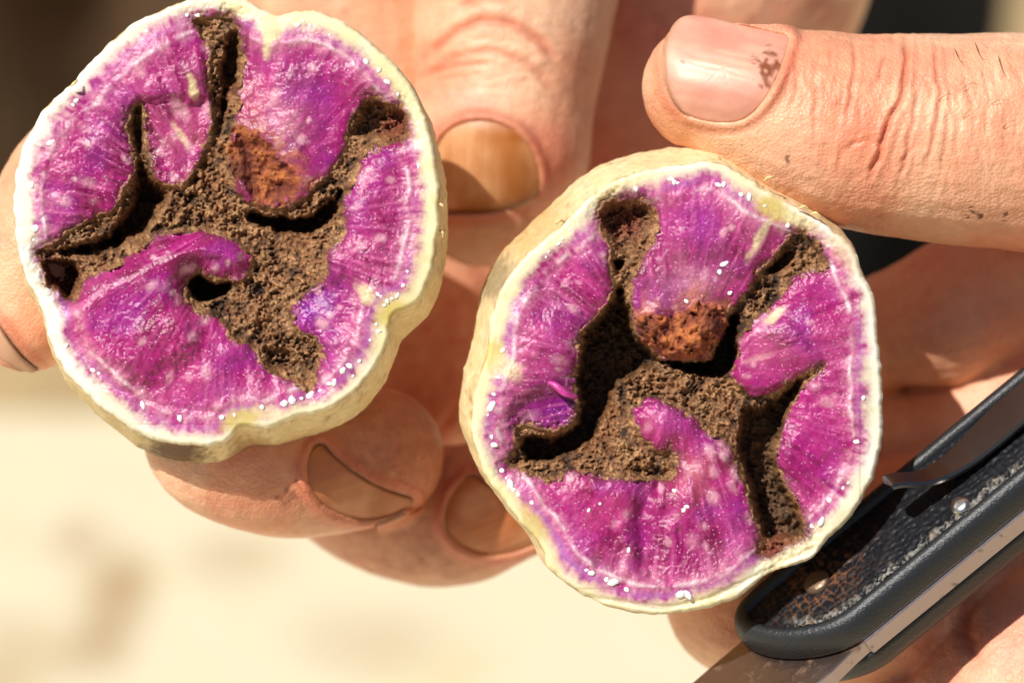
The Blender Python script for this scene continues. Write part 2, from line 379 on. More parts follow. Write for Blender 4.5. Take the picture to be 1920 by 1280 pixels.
    c = mix(c, lin(244, 214, 226), ((wn > .972) & (g3 > .15)) * .6 * sstep(20, 60, sd))  # wet glints painted as scattered near-white specks
    # ---- pigment of the rot
    r_c = mix(np.broadcast_to(ROT1, (len(x), 3)), ROT2, np.clip(n14 * .9 + n8 * .8 + .1, 0, 1) * .8)
    r_c = mix(r_c, ROT3, np.clip(-n14 * 1.2 - n20 * .8 - n60 * .7 + .04, 0, 1))
    r_c = mix(r_c, lin(140, 84, 44), np.clip(fbm(x / 38, y / 38, o=3, seed=68) * 1.6 - .15, 0, 1) * .55)
    r_c = mix(r_c, lin(140, 118, 88), np.clip(n60 * 1.2 - .15, 0, 1) * .4)
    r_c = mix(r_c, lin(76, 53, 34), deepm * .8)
    for (vx, vy, vr, amt) in D['redrot']:
        r_c = mix(r_c, REDB, amt * np.exp(-((x - vx) ** 2 + (y - vy) ** 2) / vr ** 2))
    r_c = r_c * (1 + .35 * g3 + .25 * n5)[:, None]
    r_c = mix(r_c, lin(196, 160, 110), ((wn > .97) & (g3 > .2)) * .6)  # glints on the moist rot, painted in as pale specks
    rk = sstep(-3, 2, rs)
    c = mix(c, r_c, rk)
    o_c = mix(np.broadcast_to(OR1, (len(x), 3)), OR2, np.clip(n14 + n20 + D['crust_light'], 0, 1))
    o_c = mix(o_c, OR3, np.clip(-n14 * 1.3 - n20 + .15, 0, 1))
    for (vx, vy, vr) in D['crust_dark']:
        o_c = mix(o_c, lin(84, 40, 32), .85 * np.exp(-((x - vx) ** 2 + (y - vy) ** 2) / vr ** 2))
    c = mix(c, o_c, np.maximum(ck, sstep(-46, 6, cs + n14 * 14 + n20 * 12) * .7 * (rs < 0)))
    # ---- split the sheet into flesh, rot and crust
    V = W(x, y, z)
    idx = np.arange(nx * ny).reshape(ny, nx)
    q = np.stack([idx[:-1, :-1], idx[1:, :-1], idx[1:, 1:], idx[:-1, 1:]], -1).reshape(-1, 4)
    q = q[keep[q].all(1)]
    q = q[(sd[q] > h * .3).any(1)]
    fr = rs[q].mean(1) > 0; fc = cs[q].mean(1) > 0
    ce = W(cx, cy, -150)
    e = thing(name, ce, label, 'potato')
    fm = (sd[q].mean(1) < rimw[q].mean(1) + 2) & ~fr & ~fc
    for nm, msk, mat in (('pale_rim', fm, M_RIM), ('cut_flesh', ~fr & ~fc & ~fm, M_FLESH), ('rotten_hollow', fr & ~fc, M_ROT), ('rot_crust', fc, M_CRUST)):
        F = q[msk]; u, inv = np.unique(F, return_inverse=True)
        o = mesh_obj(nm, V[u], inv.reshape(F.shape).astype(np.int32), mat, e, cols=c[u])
        if nm == 'rotten_hollow': o['label'] = 'crumbly brown rotted hollow in the cut face'
        if nm == 'rot_crust': o['label'] = 'rust orange crumbly patch of rot'
    # ---- the unpeeled side and back
    K = 46; ring = []; rc = []
    ox, oy = D['lean']; bulge = D['bulge']; depth = D['depth']
    m = len(outl); cen = np.array([cx, cy])
    zedge = (outl[:, 0] - cx) * tx + (outl[:, 1] - cy) * ty - 17
    for k in range(K):
        t = k / (K - 1); a = t * math.pi / 2
        s = (math.cos(a) ** .38) * (1 + bulge * math.sin(min(1, t * 2.2) * math.pi) * .5) if k < K - 1 else .001
        s = max(s, .001) * (1 - .001 * (k == 0))
        sm = min(1, t * 2.5)
        rel = outl - cen
        if sm > 0:
            rs_ = rel.copy()
            for _ in range(int(40 * sm)): rs_ = (np.roll(rs_, 1, 0) + rs_ + np.roll(rs_, -1, 0)) / 3
            rel = rs_
        tt = math.sin(a)
        p = cen + rel * s + np.array([ox, oy]) * tt
        zz = zedge * (1 - tt) - 17 * tt - depth * (1 - math.cos(a)) ** .0 * tt
        w3 = fbm(p[:, 0] / 40, p[:, 1] / 40, np.full(m, t * 9), o=3, seed=51) * 5 * min(1, t * 8) + fbm(p[:, 0] / 11, p[:, 1] / 11, np.full(m, t * 30), o=2, seed=53) * 1.6 * min(1, t * 8)
        p = p + (rel / (np.linalg.norm(rel, axis=1)[:, None] + 1e-6)) * w3[:, None] * s
        ring.append(W(p[:, 0], p[:, 1], zz))
        n1 = fbm(p[:, 0] / 34, p[:, 1] / 34, np.full(m, t * 12), o=4, seed=61); n2 = fbm(p[:, 0] / 9, p[:, 1] / 9, np.full(m, t * 40), o=3, seed=62)
        cc = mix(np.broadcast_to(lin(226, 200, 148), (m, 3)), lin(238, 218, 176), np.clip(.4 + n1 * 1.2, 0, 1))
        cc = mix(cc, lin(190, 148, 84), np.clip(n1 * 1.5 + n2 * .7 - .16, 0, 1) * .8)
        cc = mix(cc, lin(104, 72, 40), np.clip(n2 * 1.6 - .78 + n1 * .6, 0, 1))
        for (vx, vy, vr, amt, c2) in D['peel_marks']:
            cc = mix(cc, c2, amt * sstep(1.4, .5, np.hypot(p[:, 0] - vx, (p[:, 1] - vy) * D['peel_asp']) / vr + n2 * .5))
        rc.append(cc)
    V2 = np.concatenate(ring); C2 = np.concatenate(rc)
    i = np.arange(m); F2 = []
    for k in range(K - 1): F2.append(np.stack([k * m + i, (k + 1) * m + i, (k + 1) * m + (i + 1) % m, k * m + (i + 1) % m], 1))
    o = mesh_obj('peel', V2, np.concatenate(F2).astype(np.int32), M_PEEL, e, cols=C2)
    o['label'] = 'thin tan netted peel round the side'
    # ---- beads of white starch along the ring
    zi = z.reshape(ny, nx)
    variants = []
    for s in range(5):
        g = np.random.default_rng(100 + s); vv = []; ff = []
        A, B = 10, 6
        for b in range(B):
            ph = math.pi * b / (B - 1)
            for a in range(A):
                r_ = math.sin(ph) * (1 + .25 * g.uniform(-1, 1)); an = 2 * math.pi * a / A
                vv.append((r_ * math.cos(an) * .5, r_ * math.sin(an) * .5, math.cos(ph) * .30))
        for b in range(B - 1):
            for a in range(A): ff.append((b * A + a, (b + 1) * A + a, (b + 1) * A + (a + 1) % A, b * A + (a + 1) % A))
        me = bpy.data.meshes.new('starch_bead'); me.from_pydata((np.array(vv) * U).tolist(), [], ff); me.update()
        me.polygons.foreach_set('use_smooth', np.ones(len(ff), bool)); me.materials.append(M_LATEX); variants.append(me)
    for n_, (bx, by, sz) in enumerate(D['beads']):
        j = int(np.clip((by - ys[0]) / h, 0, ny - 1)); i_ = int(np.clip((bx - xs[0]) / h, 0, nx - 1))
        w = W(bx, by, zi[j, i_] + sz * .02) - np.array(e['_c'][:])
        o = bpy.data.objects.new('starch_bead', variants[n_ % 5]); COL.objects.link(o); o.parent = e
        o.location = Vector(w) * U; o.rotation_euler = (0, 0, n_ * 1.7); sz = sz * (.8 + .3 * random.random()); o.scale = (sz * (1.1 if n_ % 3 else 1.5), sz * .95, sz * .75)
    return e, dict(z=zi, xs=xs, ys=ys, h=h)

LEFT = dict(seed=3, centre=(430, 415), tilt=(.030, .035), ring=56, rim=20, rimph=2.2, rimside=1.0, lean=(40, 96), bulge=.05, depth=330, peel_asp=1.6, crust_up=-26, crust_light=0,
 outline=[(341,4),(377,-4),(431,-2),(463,2),(486,14),(511,27),(524,30),(544,23),(569,20),(601,23),(644,41),(680,65),(709,90),(741,122),(767,155),(784,183),(797,216),(806,252),(815,287),(822,331),(826,367),(823,390),(825,426),(820,449),(812,501),(794,550),(775,572),(745,587),(733,599),(730,625),(722,655),(700,696),(670,730),(640,752),(610,769),(557,782),(531,792),(497,803),(466,799),(450,800),(436,816),(416,831),(386,836),(337,834),(300,827),(262,812),(240,799),(195,767),(161,737),(139,715),(120,692),(101,659),(90,632),(84,595),(69,557),(49,524),(37,486),(32,456),(28,420),(26,380),(27,350),(32,316),(47,266),(65,234),(86,201),(126,165),(141,158),(148,142),(169,119),(201,86),(234,56),(259,38),(298,22)],
 rot=[(359,36),(388,31),(428,27),(440,29),(450,54),(459,93),(459,129),(452,155),(452,180),(446,216),(436,250),(430,290),(440,340),(470,376),(520,388),(562,372),(590,347),(616,323),(630,305),(644,280),(648,244),(659,216),(677,190),(705,181),(731,194),(752,198),(763,216),(768,237),(763,259),(745,273),(713,275),(687,284),(680,305),(673,327),(659,349),(648,377),(648,413),(644,441),(629,460),(614,475),(614,501),(604,531),(584,548),(561,561),(550,580),(552,606),(569,621),(591,629),(606,655),(604,677),(595,700),(595,722),(580,734),(561,719),(531,711),(501,692),(479,659),(437,636),(422,614),(400,599),(375,584),(352,565),(345,542),(360,516),(375,505),(394,516),(431,524),(457,520),(469,494),(467,479),(442,456),(420,443),(390,437),(360,436),(330,436),(300,441),(277,454),(255,469),(232,490),(202,505),(176,516),(161,527),(154,542),(146,561),(127,569),(112,557),(90,531),(79,497),(64,479),(67,467),(94,456),(124,437),(157,415),(187,400),(205,395),(223,374),(234,349),(251,323),(248,295),(243,259),(239,230),(248,201),(262,192),(269,205),(273,234),(277,266),(287,305),(298,331),(316,345),(345,345),(359,323),(377,287),(392,252),(395,216),(388,180),(390,155),(393,126),(393,97),(381,72),(363,54)],
 crust=[(446,236),(468,244),(492,256),(512,270),(528,292),(546,306),(560,330),(562,358),(545,376),(516,386),(482,378),(455,356),(438,325),(430,290),(434,258)],
 crust_dark=[(440,320,34),(452,352,26)],
 deep=[([(260,288),(275,312),(300,342),(318,360),(306,395),(285,430),(262,448),(230,464),(180,482),(128,484),(92,482),(84,474),(150,452),(195,438),(222,412),(238,385),(250,340)],125,26,8),
       ([(470,395),(520,406),(580,404),(615,380),(640,348),(642,375),(612,425),(560,440),(500,428),(462,408)],105,12,8),
       ([(352,532),(372,513),(402,530),(434,528),(430,546),(402,562),(370,564)],120,9,4),
       ([(82,488),(130,486),(152,505),(150,530),(140,556),(125,562),(108,545),(92,525)],100,14,5),
       ([(446,50),(452,100),(444,150),(430,190),(424,236),(406,240),(408,180),(413,130),(418,80)],70,16,8),
       ([(664,255),(668,222),(680,200),(705,188),(732,204),(756,208),(760,230),(745,255),(705,262)],34,14,5),
       ([(250,205),(262,198),(268,230),(270,280),(256,290),(248,250)],40,10,3),
       ([(490,655),(520,650),(560,668),(585,690),(578,712),(545,700),(505,682)],22,14,9)],
 steps=[([(120,560),(180,512),(250,474),(330,440),(400,440),(458,470),(456,512),(380,498),(346,530),(352,566),(378,600),(378,642),(354,684),(304,718),(268,728),(236,722),(180,690),(140,650),(112,600)],26,46,9),
        ([(266,196),(300,186),(345,186),(385,176),(392,240),(360,320),(320,345),(290,320),(272,250)],-17,22,5),
        ([(556,570),(600,530),(660,520),(690,560),(660,620),(600,640),(570,615)],-14,26,10),
        ([(118,560),(146,570),(170,640),(200,700),(230,735),(190,720),(150,680),(122,620)],-9,14,10),
        ([(455,60),(500,100),(520,200),(480,250),(452,220)],-8,30,10)],
 grooves=[([(266,194),(300,190),(345,188)],10,9),([(585,130),(620,200),(612,300),(590,340)],5,26),([(650,430),(700,450),(760,470)],3,14),([(380,60),(392,150)],5,8),
          ([(180,720),(232,735),(300,760),(420,775)],3,5)],
 tints=[(600,560,60,.75,lin(112,22,126)),(575,590,26,.6,lin(150,50,180)),(480,180,55,.45,lin(206,110,110)),(600,260,60,.45,lin(150,20,100)),(530,230,50,.4,PALE),(540,285,16,.5,lin(140,80,180)),(345,260,55,.45,lin(214,130,140)),(360,620,60,.4,lin(176,26,96)),(690,430,70,.4,lin(150,16,92)),(200,180,80,.3,PINK),(330,760,90,.35,PINK),(560,130,70,.35,VIO),(720,350,60,.25,lin(150,16,92))],
 cream=[(506,55,26,24,0,.9,CREAM),(501,88,9,28,.15,.75,CREAM),(362,165,9,26,-.25,.95,lin(236,214,164)),(338,252,7,26,-.6,.7,lin(234,206,170)),(735,588,34,22,-.5,.9,YELL),(686,550,14,26,-.7,.75,CREAM),(715,640,16,30,.2,.6,CREAM),(452,786,40,22,-.2,.85,YELL),(500,770,30,12,.1,.6,CREAM),(450,20,34,14,.3,.8,CREAM),(66,560,12,50,-.4,.5,WHITE),(350,40,20,10,0,.3,PALE)],
 redrot=[(115,525,34,.7),(740,235,28,.9),(425,180,30,.35),(80,490,20,.4),(600,610,14,.2)],
 peel_marks=[(330,846,60,.95,lin(96,60,30)),(470,840,40,.6,lin(150,104,56))],
 beads=[(372,29,10),(470,32,6),(559,47,10),(581,48,8),(569,39,6),(524,41,5),(618,66,5),(686,116,12),(711,132,12),(726,154,10),(746,177,8),(780,276,8),(785,312,7),(66,428,16),(63,449,9),(95,268,13),(59,347,11),(143,189,9),(137,197,7),(350,29,10),(275,59,7),(124,649,9),(174,694,10),(186,700,9),(107,597,6),(337,784,14),(416,782,11),(268,760,10),(533,756,18),(548,750,16),(580,743,15),(491,763,10),(643,694,13),(655,686,14),(674,677,9),(617,719,11),(627,717,10),(565,747,8),(706,608,8),(710,621,8),(726,565,9),(721,572,7),(709,552,7),(756,535,9),(764,509,7),(745,554,8),(694,638,6),(714,556,6),(735,560,6),(662,705,7),(600,732,6),(440,778,7)])

RIGHT = dict(seed=8, centre=(1275, 710), tilt=(-.02, -.03), ring=52, rim=18, rimph=.4, rimside=-.7, lean=(-64, -84), bulge=.05, depth=340, peel_asp=1.0, crust_up=30, crust_light=.15,
 outline=[(1219,317),(1273,310),(1320,302),(1350,305),(1384,322),(1416,343),(1441,360),(1474,377),(1506,394),(1535,411),(1563,432),(1589,454),(1607,479),(1614,508),(1632,540),(1641,576),(1646,619),(1651,673),(1654,720),(1655,774),(1654,822),(1645,867),(1636,897),(1615,939),(1585,980),(1562,1002),(1540,1025),(1529,1040),(1510,1051),(1480,1062),(1450,1070),(1424,1085),(1401,1107),(1379,1122),(1334,1137),(1277,1147),(1240,1150),(1216,1151),(1160,1141),(1115,1126),(1077,1104),(1047,1079),(1025,1059),(1019,1036),(1002,1006),(976,980),(957,954),(935,924),(912,894),(901,867),(890,837),(884,811),(885,774),(889,735),(900,700),(912,660),(919,601),(932,558),(957,512),(993,472),(1032,440),(1068,407),(1097,379),(1129,353),(1165,332)],
 rot=[(1122,397),(1133,382),(1158,373),(1183,370),(1209,377),(1226,393),(1234,411),(1230,436),(1219,468),(1205,494),(1192,512),(1187,533),(1189,565),(1187,591),(1194,616),(1205,634),(1234,662),(1262,673),(1302,672),(1326,670),(1337,646),(1351,641),(1359,619),(1360,594),(1373,576),(1398,544),(1420,511),(1441,490),(1463,465),(1484,440),(1506,432),(1524,443),(1538,465),(1553,490),(1545,504),(1517,508),(1488,526),(1470,551),(1452,573),(1430,591),(1409,609),(1391,630),(1384,659),(1377,684),(1374,706),(1397,729),(1420,738),(1450,732),(1480,714),(1510,699),(1540,682),(1546,684),(1536,695),(1514,717),(1491,744),(1480,770),(1469,804),(1457,837),(1454,856),(1465,890),(1484,924),(1502,957),(1512,987),(1514,1006),(1495,1016),(1465,1031),(1442,1042),(1420,1038),(1424,1017),(1420,991),(1405,950),(1390,905),(1375,875),(1373,845),(1356,826),(1326,807),(1307,789),(1285,774),(1262,761),(1240,753),(1220,751),(1197,762),(1188,781),(1197,804),(1216,826),(1235,841),(1257,841),(1269,856),(1267,886),(1250,901),(1220,901),(1186,897),(1152,896),(1130,897),(1104,886),(1070,888),(1036,901),(1010,896),(984,884),(950,875),(952,852),(969,826),(961,807),(976,796),(1002,796),(1032,807),(1059,800),(1072,785),(1079,762),(1079,747),(1070,725),(1074,695),(1081,680),(1086,662),(1083,634),(1094,616),(1119,591),(1140,569),(1147,547),(1144,512),(1147,483),(1140,458),(1126,429),(1120,411)],
 crust=[(1190,606),(1210,592),(1240,584),(1275,582),(1310,566),(1345,572),(1358,590),(1358,620),(1336,644),(1328,670),(1300,674),(1262,674),(1234,662),(1205,636)],
 crust_dark=[(1345,610,24),(1205,615,18)],
 deep=[([(1155,532),(1168,532),(1180,570),(1186,610),(1205,640),(1240,668),(1262,684),(1215,692),(1170,718),(1146,745),(1130,790),(1100,834),(1060,856),(1020,872),(985,862),(974,834),(988,816),(1030,818),(1065,806),(1082,782),(1084,744),(1076,715),(1082,690),(1092,650),(1100,620),(1130,588),(1148,560)],105,14,8),
       ([(1240,670),(1300,676),(1335,668),(1348,642),(1366,600),(1384,588),(1382,640),(1372,692),(1345,706),(1300,704),(1255,690)],105,10,7),
       ([(1395,760),(1430,762),(1468,734),(1505,708),(1480,765),(1464,812),(1450,852),(1462,892),(1482,930),(1502,968),(1506,1000),(1468,1012),(1432,1008),(1416,950),(1398,900),(1386,862),(1384,815)],84,14,7),
       ([(1130,400),(1140,387),(1165,380),(1200,384),(1218,402),(1218,430),(1198,460),(1182,486),(1162,474),(1146,448),(1132,420)],32,12,5),
       ([(1150,488),(1172,486),(1168,504),(1154,504)],50,6,3),
       ([(1438,506),(1478,468),(1494,474),(1488,490),(1450,514)],44,9,4)],
 steps=[([(950,790),(965,750),(1010,728),(1060,728),(1078,755),(1070,785),(1030,808),(985,798)],-16,24,10),
        ([(1385,730),(1378,690),(1390,630),(1440,600),(1480,600),(1520,650),(1545,682),(1490,712),(1440,735)],10,12,6),
        ([(1180,900),(1270,880),(1300,960),(1280,1060),(1210,1070),(1180,1000)],-9,40,14),
        ([(1330,480),(1420,440),(1480,430),(1400,540),(1350,580)],-6,30,14)],
 grooves=[([(1246,905),(1215,930),(1200,975),(1208,1040),(1222,1075)],13,15),([(1290,930),(1260,990),(1255,1040)],-7,18),([(1030,1085),(1110,1120),(1250,1140),(1340,1118),(1470,1052),(1525,1030)],5,5),([(1260,400),(1230,500),(1215,560)],7,24),([(1160,960),(1150,1010),(1165,1060)],3,10),([(1530,590),(1560,580),(1600,560)],4,7),([(960,560),(1000,530),(1040,560)],3,18)],
 tints=[(1020,760,60,.75,lin(118,16,110)),(1060,770,22,.5,lin(150,40,190)),(1230,470,60,.5,lin(146,14,90)),(1300,400,60,.5,VIO),(1290,540,60,.5,PALE),(1240,565,30,.4,VIO),(1130,440,40,.5,lin(140,40,110)),(1000,600,60,.3,PINK),(1300,890,45,.55,lin(222,120,130)),(1240,790,40,.4,lin(206,90,130)),(1215,980,30,.6,lin(132,14,84)),(1560,690,40,.6,lin(150,18,100)),(1430,650,50,.4,lin(216,130,160)),(1500,820,80,.35,lin(182,50,140)),(1110,950,60,.3,lin(190,60,100)),(1080,640,25,.4,lin(170,20,110))],
 cream=[(1452,392,40,22,.5,.9,YELL),(1424,446,9,44,.5,.7,CREAM),(922,664,22,34,.1,.85,YELL),(950,690,34,22,.4,.7,CREAM),(1452,592,26,9,-.7,.9,lin(228,204,160)),(1420,672,30,7,-.3,.55,lin(230,170,176)),(1000,985,20,50,-.7,.75,YELL),(1030,1050,18,40,-.4,.7,CREAM),(1490,1030,50,14,-.4,.7,CREAM),(1500,415,40,14,.5,.8,CREAM),(1580,470,20,40,-.5,.4,lin(208,176,120))],
 redrot=[(1175,415,40,.9),(1460,1028,26,1.0),(1440,1036,20,.9),(1330,615,30,.3)],
 peel_marks=[(985,420,80,.5,lin(196,150,78)),(925,520,46,.7,lin(120,104,76))],
 beads=[(1258,336,9),(1264,342,9),(1271,343,8),(1192,354,10),(1068,431,6),(1055,447,6),(1048,457,6),(1029,472,5),(1024,482,5),(1347,347,10),(1357,346,10),(1390,365,9),(1405,370,11),(1434,386,7),(1477,422,10),(1358,495,10),(1349,510,10),(1369,549,9),(1287,565,10),(943,657,9),(934,707,8),(922,762,13),(926,739,8),(915,778,6),(926,834,12),(922,819,8),(941,882,12),(958,908,14),(963,918,12),(972,927,10),(949,896,7),(997,942,8),(1104,956,9),(1265,920,10),(1282,956,10),(1288,949,9),(1179,1031,9),(1109,1074,13),(1138,1086,12),(1150,1091,14),(1175,1104,11),(1276,1113,15),(1290,1115,16),(1125,944,7),(1555,937,12),(1540,978,11),(1523,986,9),(1581,914,9),(1606,828,12),(1619,746,10),(1591,905,7),(1442,1000,5),(1100,1068,8)])

pL, gL = potato('potato_half', 'left potato half, its orange rot patch sunk in the flesh', LEFT)
pR, gR = potato('potato_half', 'right potato half under the sideways thumb, with a raised orange rot lump', RIGHT)

# ------------------------------------------------------------------ hands
def tube_mesh(stations, seg=28, sub=7):
    """round-ended tapering limb through picture stations (px, py, z, r)"""
    S = np.array(stations, float); P = W(S[:, 0], S[:, 1], S[:, 2]); R = S[:, 3] * (DIST - S[:, 2]) / DIST
    D4 = np.concatenate([P, R[:, None]], 1); n = len(D4); c = []
    for i in range(n - 1):
        a = D4[max(i - 1, 0)]; b = D4[i]; d = D4[i + 1]; e = D4[min(i + 2, n - 1)]
        for k in range(sub):
            t = k / sub; c.append(.5 * (2 * b + (d - a) * t + (2 * a - 5 * b + 4 * d - e) * t * t + (3 * b - a - 3 * d + e) * t ** 3))
    c.append(D4[-1]); c = np.array(c)
    T = np.gradient(c[:, :3], axis=0); T /= np.linalg.norm(T, axis=1)[:, None]
    # hemispherical caps
    pre = []; post = []
    for a in np.linspace(85, 12, 7):
        a = math.radians(a)
        pre.append((c[0, :3] - T[0] * c[0, 3] * math.sin(a), c[0, 3] * math.cos(a), T[0])); post.append((c[-1, :3] + T[-1] * c[-1, 3] * math.sin(a), c[-1, 3] * math.cos(a), T[-1]))
    rings = pre + [(c[i, :3], c[i, 3], T[i]) for i in range(len(c))] + post[::-1]
    V = []; F = []
    ref = np.array([.13, .2, 1.0])
    for p, r, t in rings:
        u = np.cross(ref, t); u /= np.linalg.norm(u); w = np.cross(t, u)
        for k in range(seg):
            a = 2 * math.pi * k / seg; V.append(p + r * (math.cos(a) * u + math.sin(a) * w))
    m = len(rings)
    for i in range(m - 1):
        for k in range(seg): F.append((i * seg + k, i * seg + (k + 1) % seg, (i + 1) * seg + (k + 1) % seg, (i + 1) * seg + k))
    F.append(tuple(range(seg))[::-1]); F.append(tuple((m - 1) * seg + k for k in range(seg)))
    return V, F
def fuse(tubes, voxel, smooth):
    V = []; F = []
    for t in tubes:
        v, f = tube_mesh(t); k = len(V); V += list(v); F += [tuple(i + k for i in q) for q in f]
    me = bpy.data.meshes.new('tmp'); me.from_pydata((np.array(V) / 100).tolist(), [], F); me.update()
    o = bpy.data.objects.new('tmp', me); COL.objects.link(o)
    md = o.modifiers.new('r', 'REMESH'); md.mode = 'VOXEL'; md.voxel_size = voxel / 100; md.adaptivity = 0
    dg = bpy.context.evaluated_depsgraph_get(); ev = o.evaluated_get(dg); m2 = bpy.data.meshes.new_from_object(ev)
    n = len(m2.vertices); v = np.empty(n * 3); m2.vertices.foreach_get('co', v); v = v.reshape(-1, 3) * 100
    q = np.array([p.vertices[:] for p in m2.polygons if len(p.vertices) == 4], np.int32)
    bpy.data.objects.remove(o); bpy.data.meshes.remove(me); bpy.data.meshes.remove(m2)
    # drop what lies far outside the picture is not needed: smooth instead
    e = np.unique(np.sort(np.concatenate([q[:, [0, 1]], q[:, [1, 2]], q[:, [2, 3]], q[:, [3, 0]]]), 1), axis=0)
    deg = np.bincount(e.ravel(), minlength=n)[:, None]
    def lap(a, it, w=.6):
        for _ in range(it):
            s = np.zeros_like(a)
            for k in range(a.shape[1]):
                s[:, k] = np.bincount(e[:, 0], a[e[:, 1], k], n) + np.bincount(e[:, 1], a[e[:, 0], k], n)
            a = a + w * (s / np.maximum(deg, 1) - a)
        return a
    v = lap(v, smooth)
    return v, q, lap
def normals(v, q):
    fn = np.cross(v[q[:, 2]] - v[q[:, 0]], v[q[:, 3]] - v[q[:, 1]]); n = np.zeros_like(v)
    for k in range(4):
        for a in range(3): n[:, a] += np.bincount(q[:, k], fn[:, a], len(v))
    return n / (np.linalg.norm(n, axis=1)[:, None] + 1e-12)
def pix(v):                                       # working frame -> picture position
    k = DIST / (DIST - v[:, 2]); return 960 + v[:, 0] * k, 640 - v[:, 1] * k

SK = lin(236, 172, 134); SKR = lin(224, 138, 110); SKL = lin(246, 206, 170); SKD = lin(150, 92, 60)

def make_hand(name, label, tubes, voxel, smooth, nails, creases, marks, reds, fine=()):
    v, q, lap = fuse(tubes, voxel, smooth)
    nr = normals(v, q); front = nr[:, 2] > .05
    px, py = pix(v)
    nailmeshes = []
    bvh = BVHTree.FromPolygons(v.tolist(), q.tolist())
    disp = np.zeros(len(v)); dark = np.zeros(len(v)); pinkm = np.zeros(len(v))
    for nd in nails:
        pl = closed_spline(nd['poly'], 7); ctr = pl.mean(0)
        # fit a smooth plate to the finger under the outline
        pts = []; zs = []
        for t in np.linspace(.1, .98, 8):
            for b in pl[::2]:
                p = ctr + (b - ctr) * t; o3 = W(p[0], p[1], 0); cam3 = np.array([0, 0, DIST]); d = o3 - cam3; d /= np.linalg.norm(d)
                hit = bvh.ray_cast(Vector(cam3), Vector(d))
                if hit[0] is not None and abs(hit[0].z - nd['z']) < 170: pts.append(p - ctr); zs.append(hit[0].z)
        pts = np.array(pts); zs = np.array(zs)
        fx = lambda a: np.stack([np.ones(len(a)), a[:, 0], a[:, 1], a[:, 0] ** 2, a[:, 0] * a[:, 1], a[:, 1] ** 2], 1)
        co = np.linalg.lstsq(fx(pts), zs, rcond=None)[0]
        T, B = 16, len(pl); VV = [];
        edge_n = fbm(pl[:, 0] / 25, pl[:, 1] / 25, o=2, seed=4)
        lift = nd.get('lift', 5)
        for k in range(1, T + 1):
            t = k / T; p = ctr + (pl - ctr) * t; zz = fx(p - ctr) @ co + lift - 5 * max(0, t - .8) / .2 * .6
            VV.append(np.concatenate([p, zz[:, None]], 1))
        p = ctr + (pl - ctr) * 1.0; zz = fx(p - ctr) @ co + lift - 12; VV.append(np.concatenate([p, zz[:, None]], 1))
        VV = np.concatenate(VV); F = []
        for k in range(T):
            for b in range(B): F.append((k * B + b, (k + 1) * B + b, (k + 1) * B + (b + 1) % B, k * B + (b + 1) % B))
        ci = len(VV); VV = np.concatenate([VV, [[ctr[0], ctr[1], co[0] + lift]]])
        for b in range(B): F.append((ci, b, (b + 1) % B))
        ax = np.array(nd['axis'], float); ax /= np.linalg.norm(ax)
        al = (VV[:, 0] - ctr[0]) * ax[0] + (VV[:, 1] - ctr[1]) * ax[1]; ac = -(VV[:, 0] - ctr[0]) * ax[1] + (VV[:, 1] - ctr[1]) * ax[0]
        L = np.abs(al).max(); Wd = np.abs(ac).max()
        ridge = fbm(ac / 7, al / 160, o=3, seed=nd['seed'])
        VV[:, 2] += ridge * nd.get('ridge', .8)
        cc = mix(np.broadcast_to(nd['c1'], (len(VV), 3)), nd['c2'], np.clip(.4 + ridge * nd.get('rc', .35) + fbm(al / 60, ac / 40, o=2, seed=nd['seed'] + 3) * .9, 0, 1))
        cc = mix(cc, nd['c3'], np.clip(fbm(al / 70, ac / 60, o=2, seed=nd['seed'] + 9) * 1.8 - .1, 0, 1) * nd.get('stain', .6))
        cc = mix(cc, lin(232, 200, 178), sstep(L * .62, L * .98, -al) * nd.get('moon', .0))
        dd = seg_dist(VV[:, 0], VV[:, 1], pl)[0]
        dfr = seg_dist(VV[:, 0], VV[:, 1], np.array(nd['free'], float), False)[0]; cc = mix(cc, nd['cedge'], np.clip(sstep(9, 0, dfr) * .6 + sstep(7, 0, dd) * .2, 0, 1))
        for (mx_, my_, mr_, amt) in nd.get('dirt', []):
            nn = fbm(VV[:, 0] / 7, VV[:, 1] / 7, o=3, seed=73)
            cc = mix(cc, lin(136, 72, 40), amt * sstep(.05, .4, nn + .45 - np.hypot(VV[:, 0] - mx_, VV[:, 1] - my_) / mr_ * .5))
        nailmeshes.append((W(VV[:, 0], VV[:, 1], VV[:, 2]), F, cc))
        # seat the nail in the flesh
        s = sdist(px, py, pl); near = front & (s > -45) & (np.abs(v[:, 2] - nd['z']) < 190)
        pp = np.stack([px - ctr[0], py - ctr[1]], 1); zn = fx(pp) @ co + lift
        free = np.zeros(len(v))
        fl = np.array(nd['free'], float); df = seg_dist(px, py, fl, False)[0]; free = sstep(nd.get('fr', 40), 12, df)
        inside = near & (s > 4)
        v[inside, 2] = np.minimum(v[inside, 2], zn[inside] - 9)
        band = near & (s <= 4)
        target = zn + nd.get('fold', 8) * np.exp(-((-s - 9) / 9) ** 2) - 10 * sstep(0, -5, -s) - (9 * sstep(6, 1, -s)) * free
        wgt = sstep(30, 6, -s) * (1 - .85 * free * sstep(0, 4, -s))
        v[band, 2] = (v[band, 2] * (1 - wgt[band]) + target[band] * wgt[band])
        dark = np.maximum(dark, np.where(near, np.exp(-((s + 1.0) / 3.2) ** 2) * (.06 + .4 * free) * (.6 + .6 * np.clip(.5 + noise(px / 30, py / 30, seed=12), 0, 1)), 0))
        pinkm = np.maximum(pinkm, np.where(near, np.exp(-((s + 14) / 12) ** 2) * .5, 0))
    nr = normals(v, q)
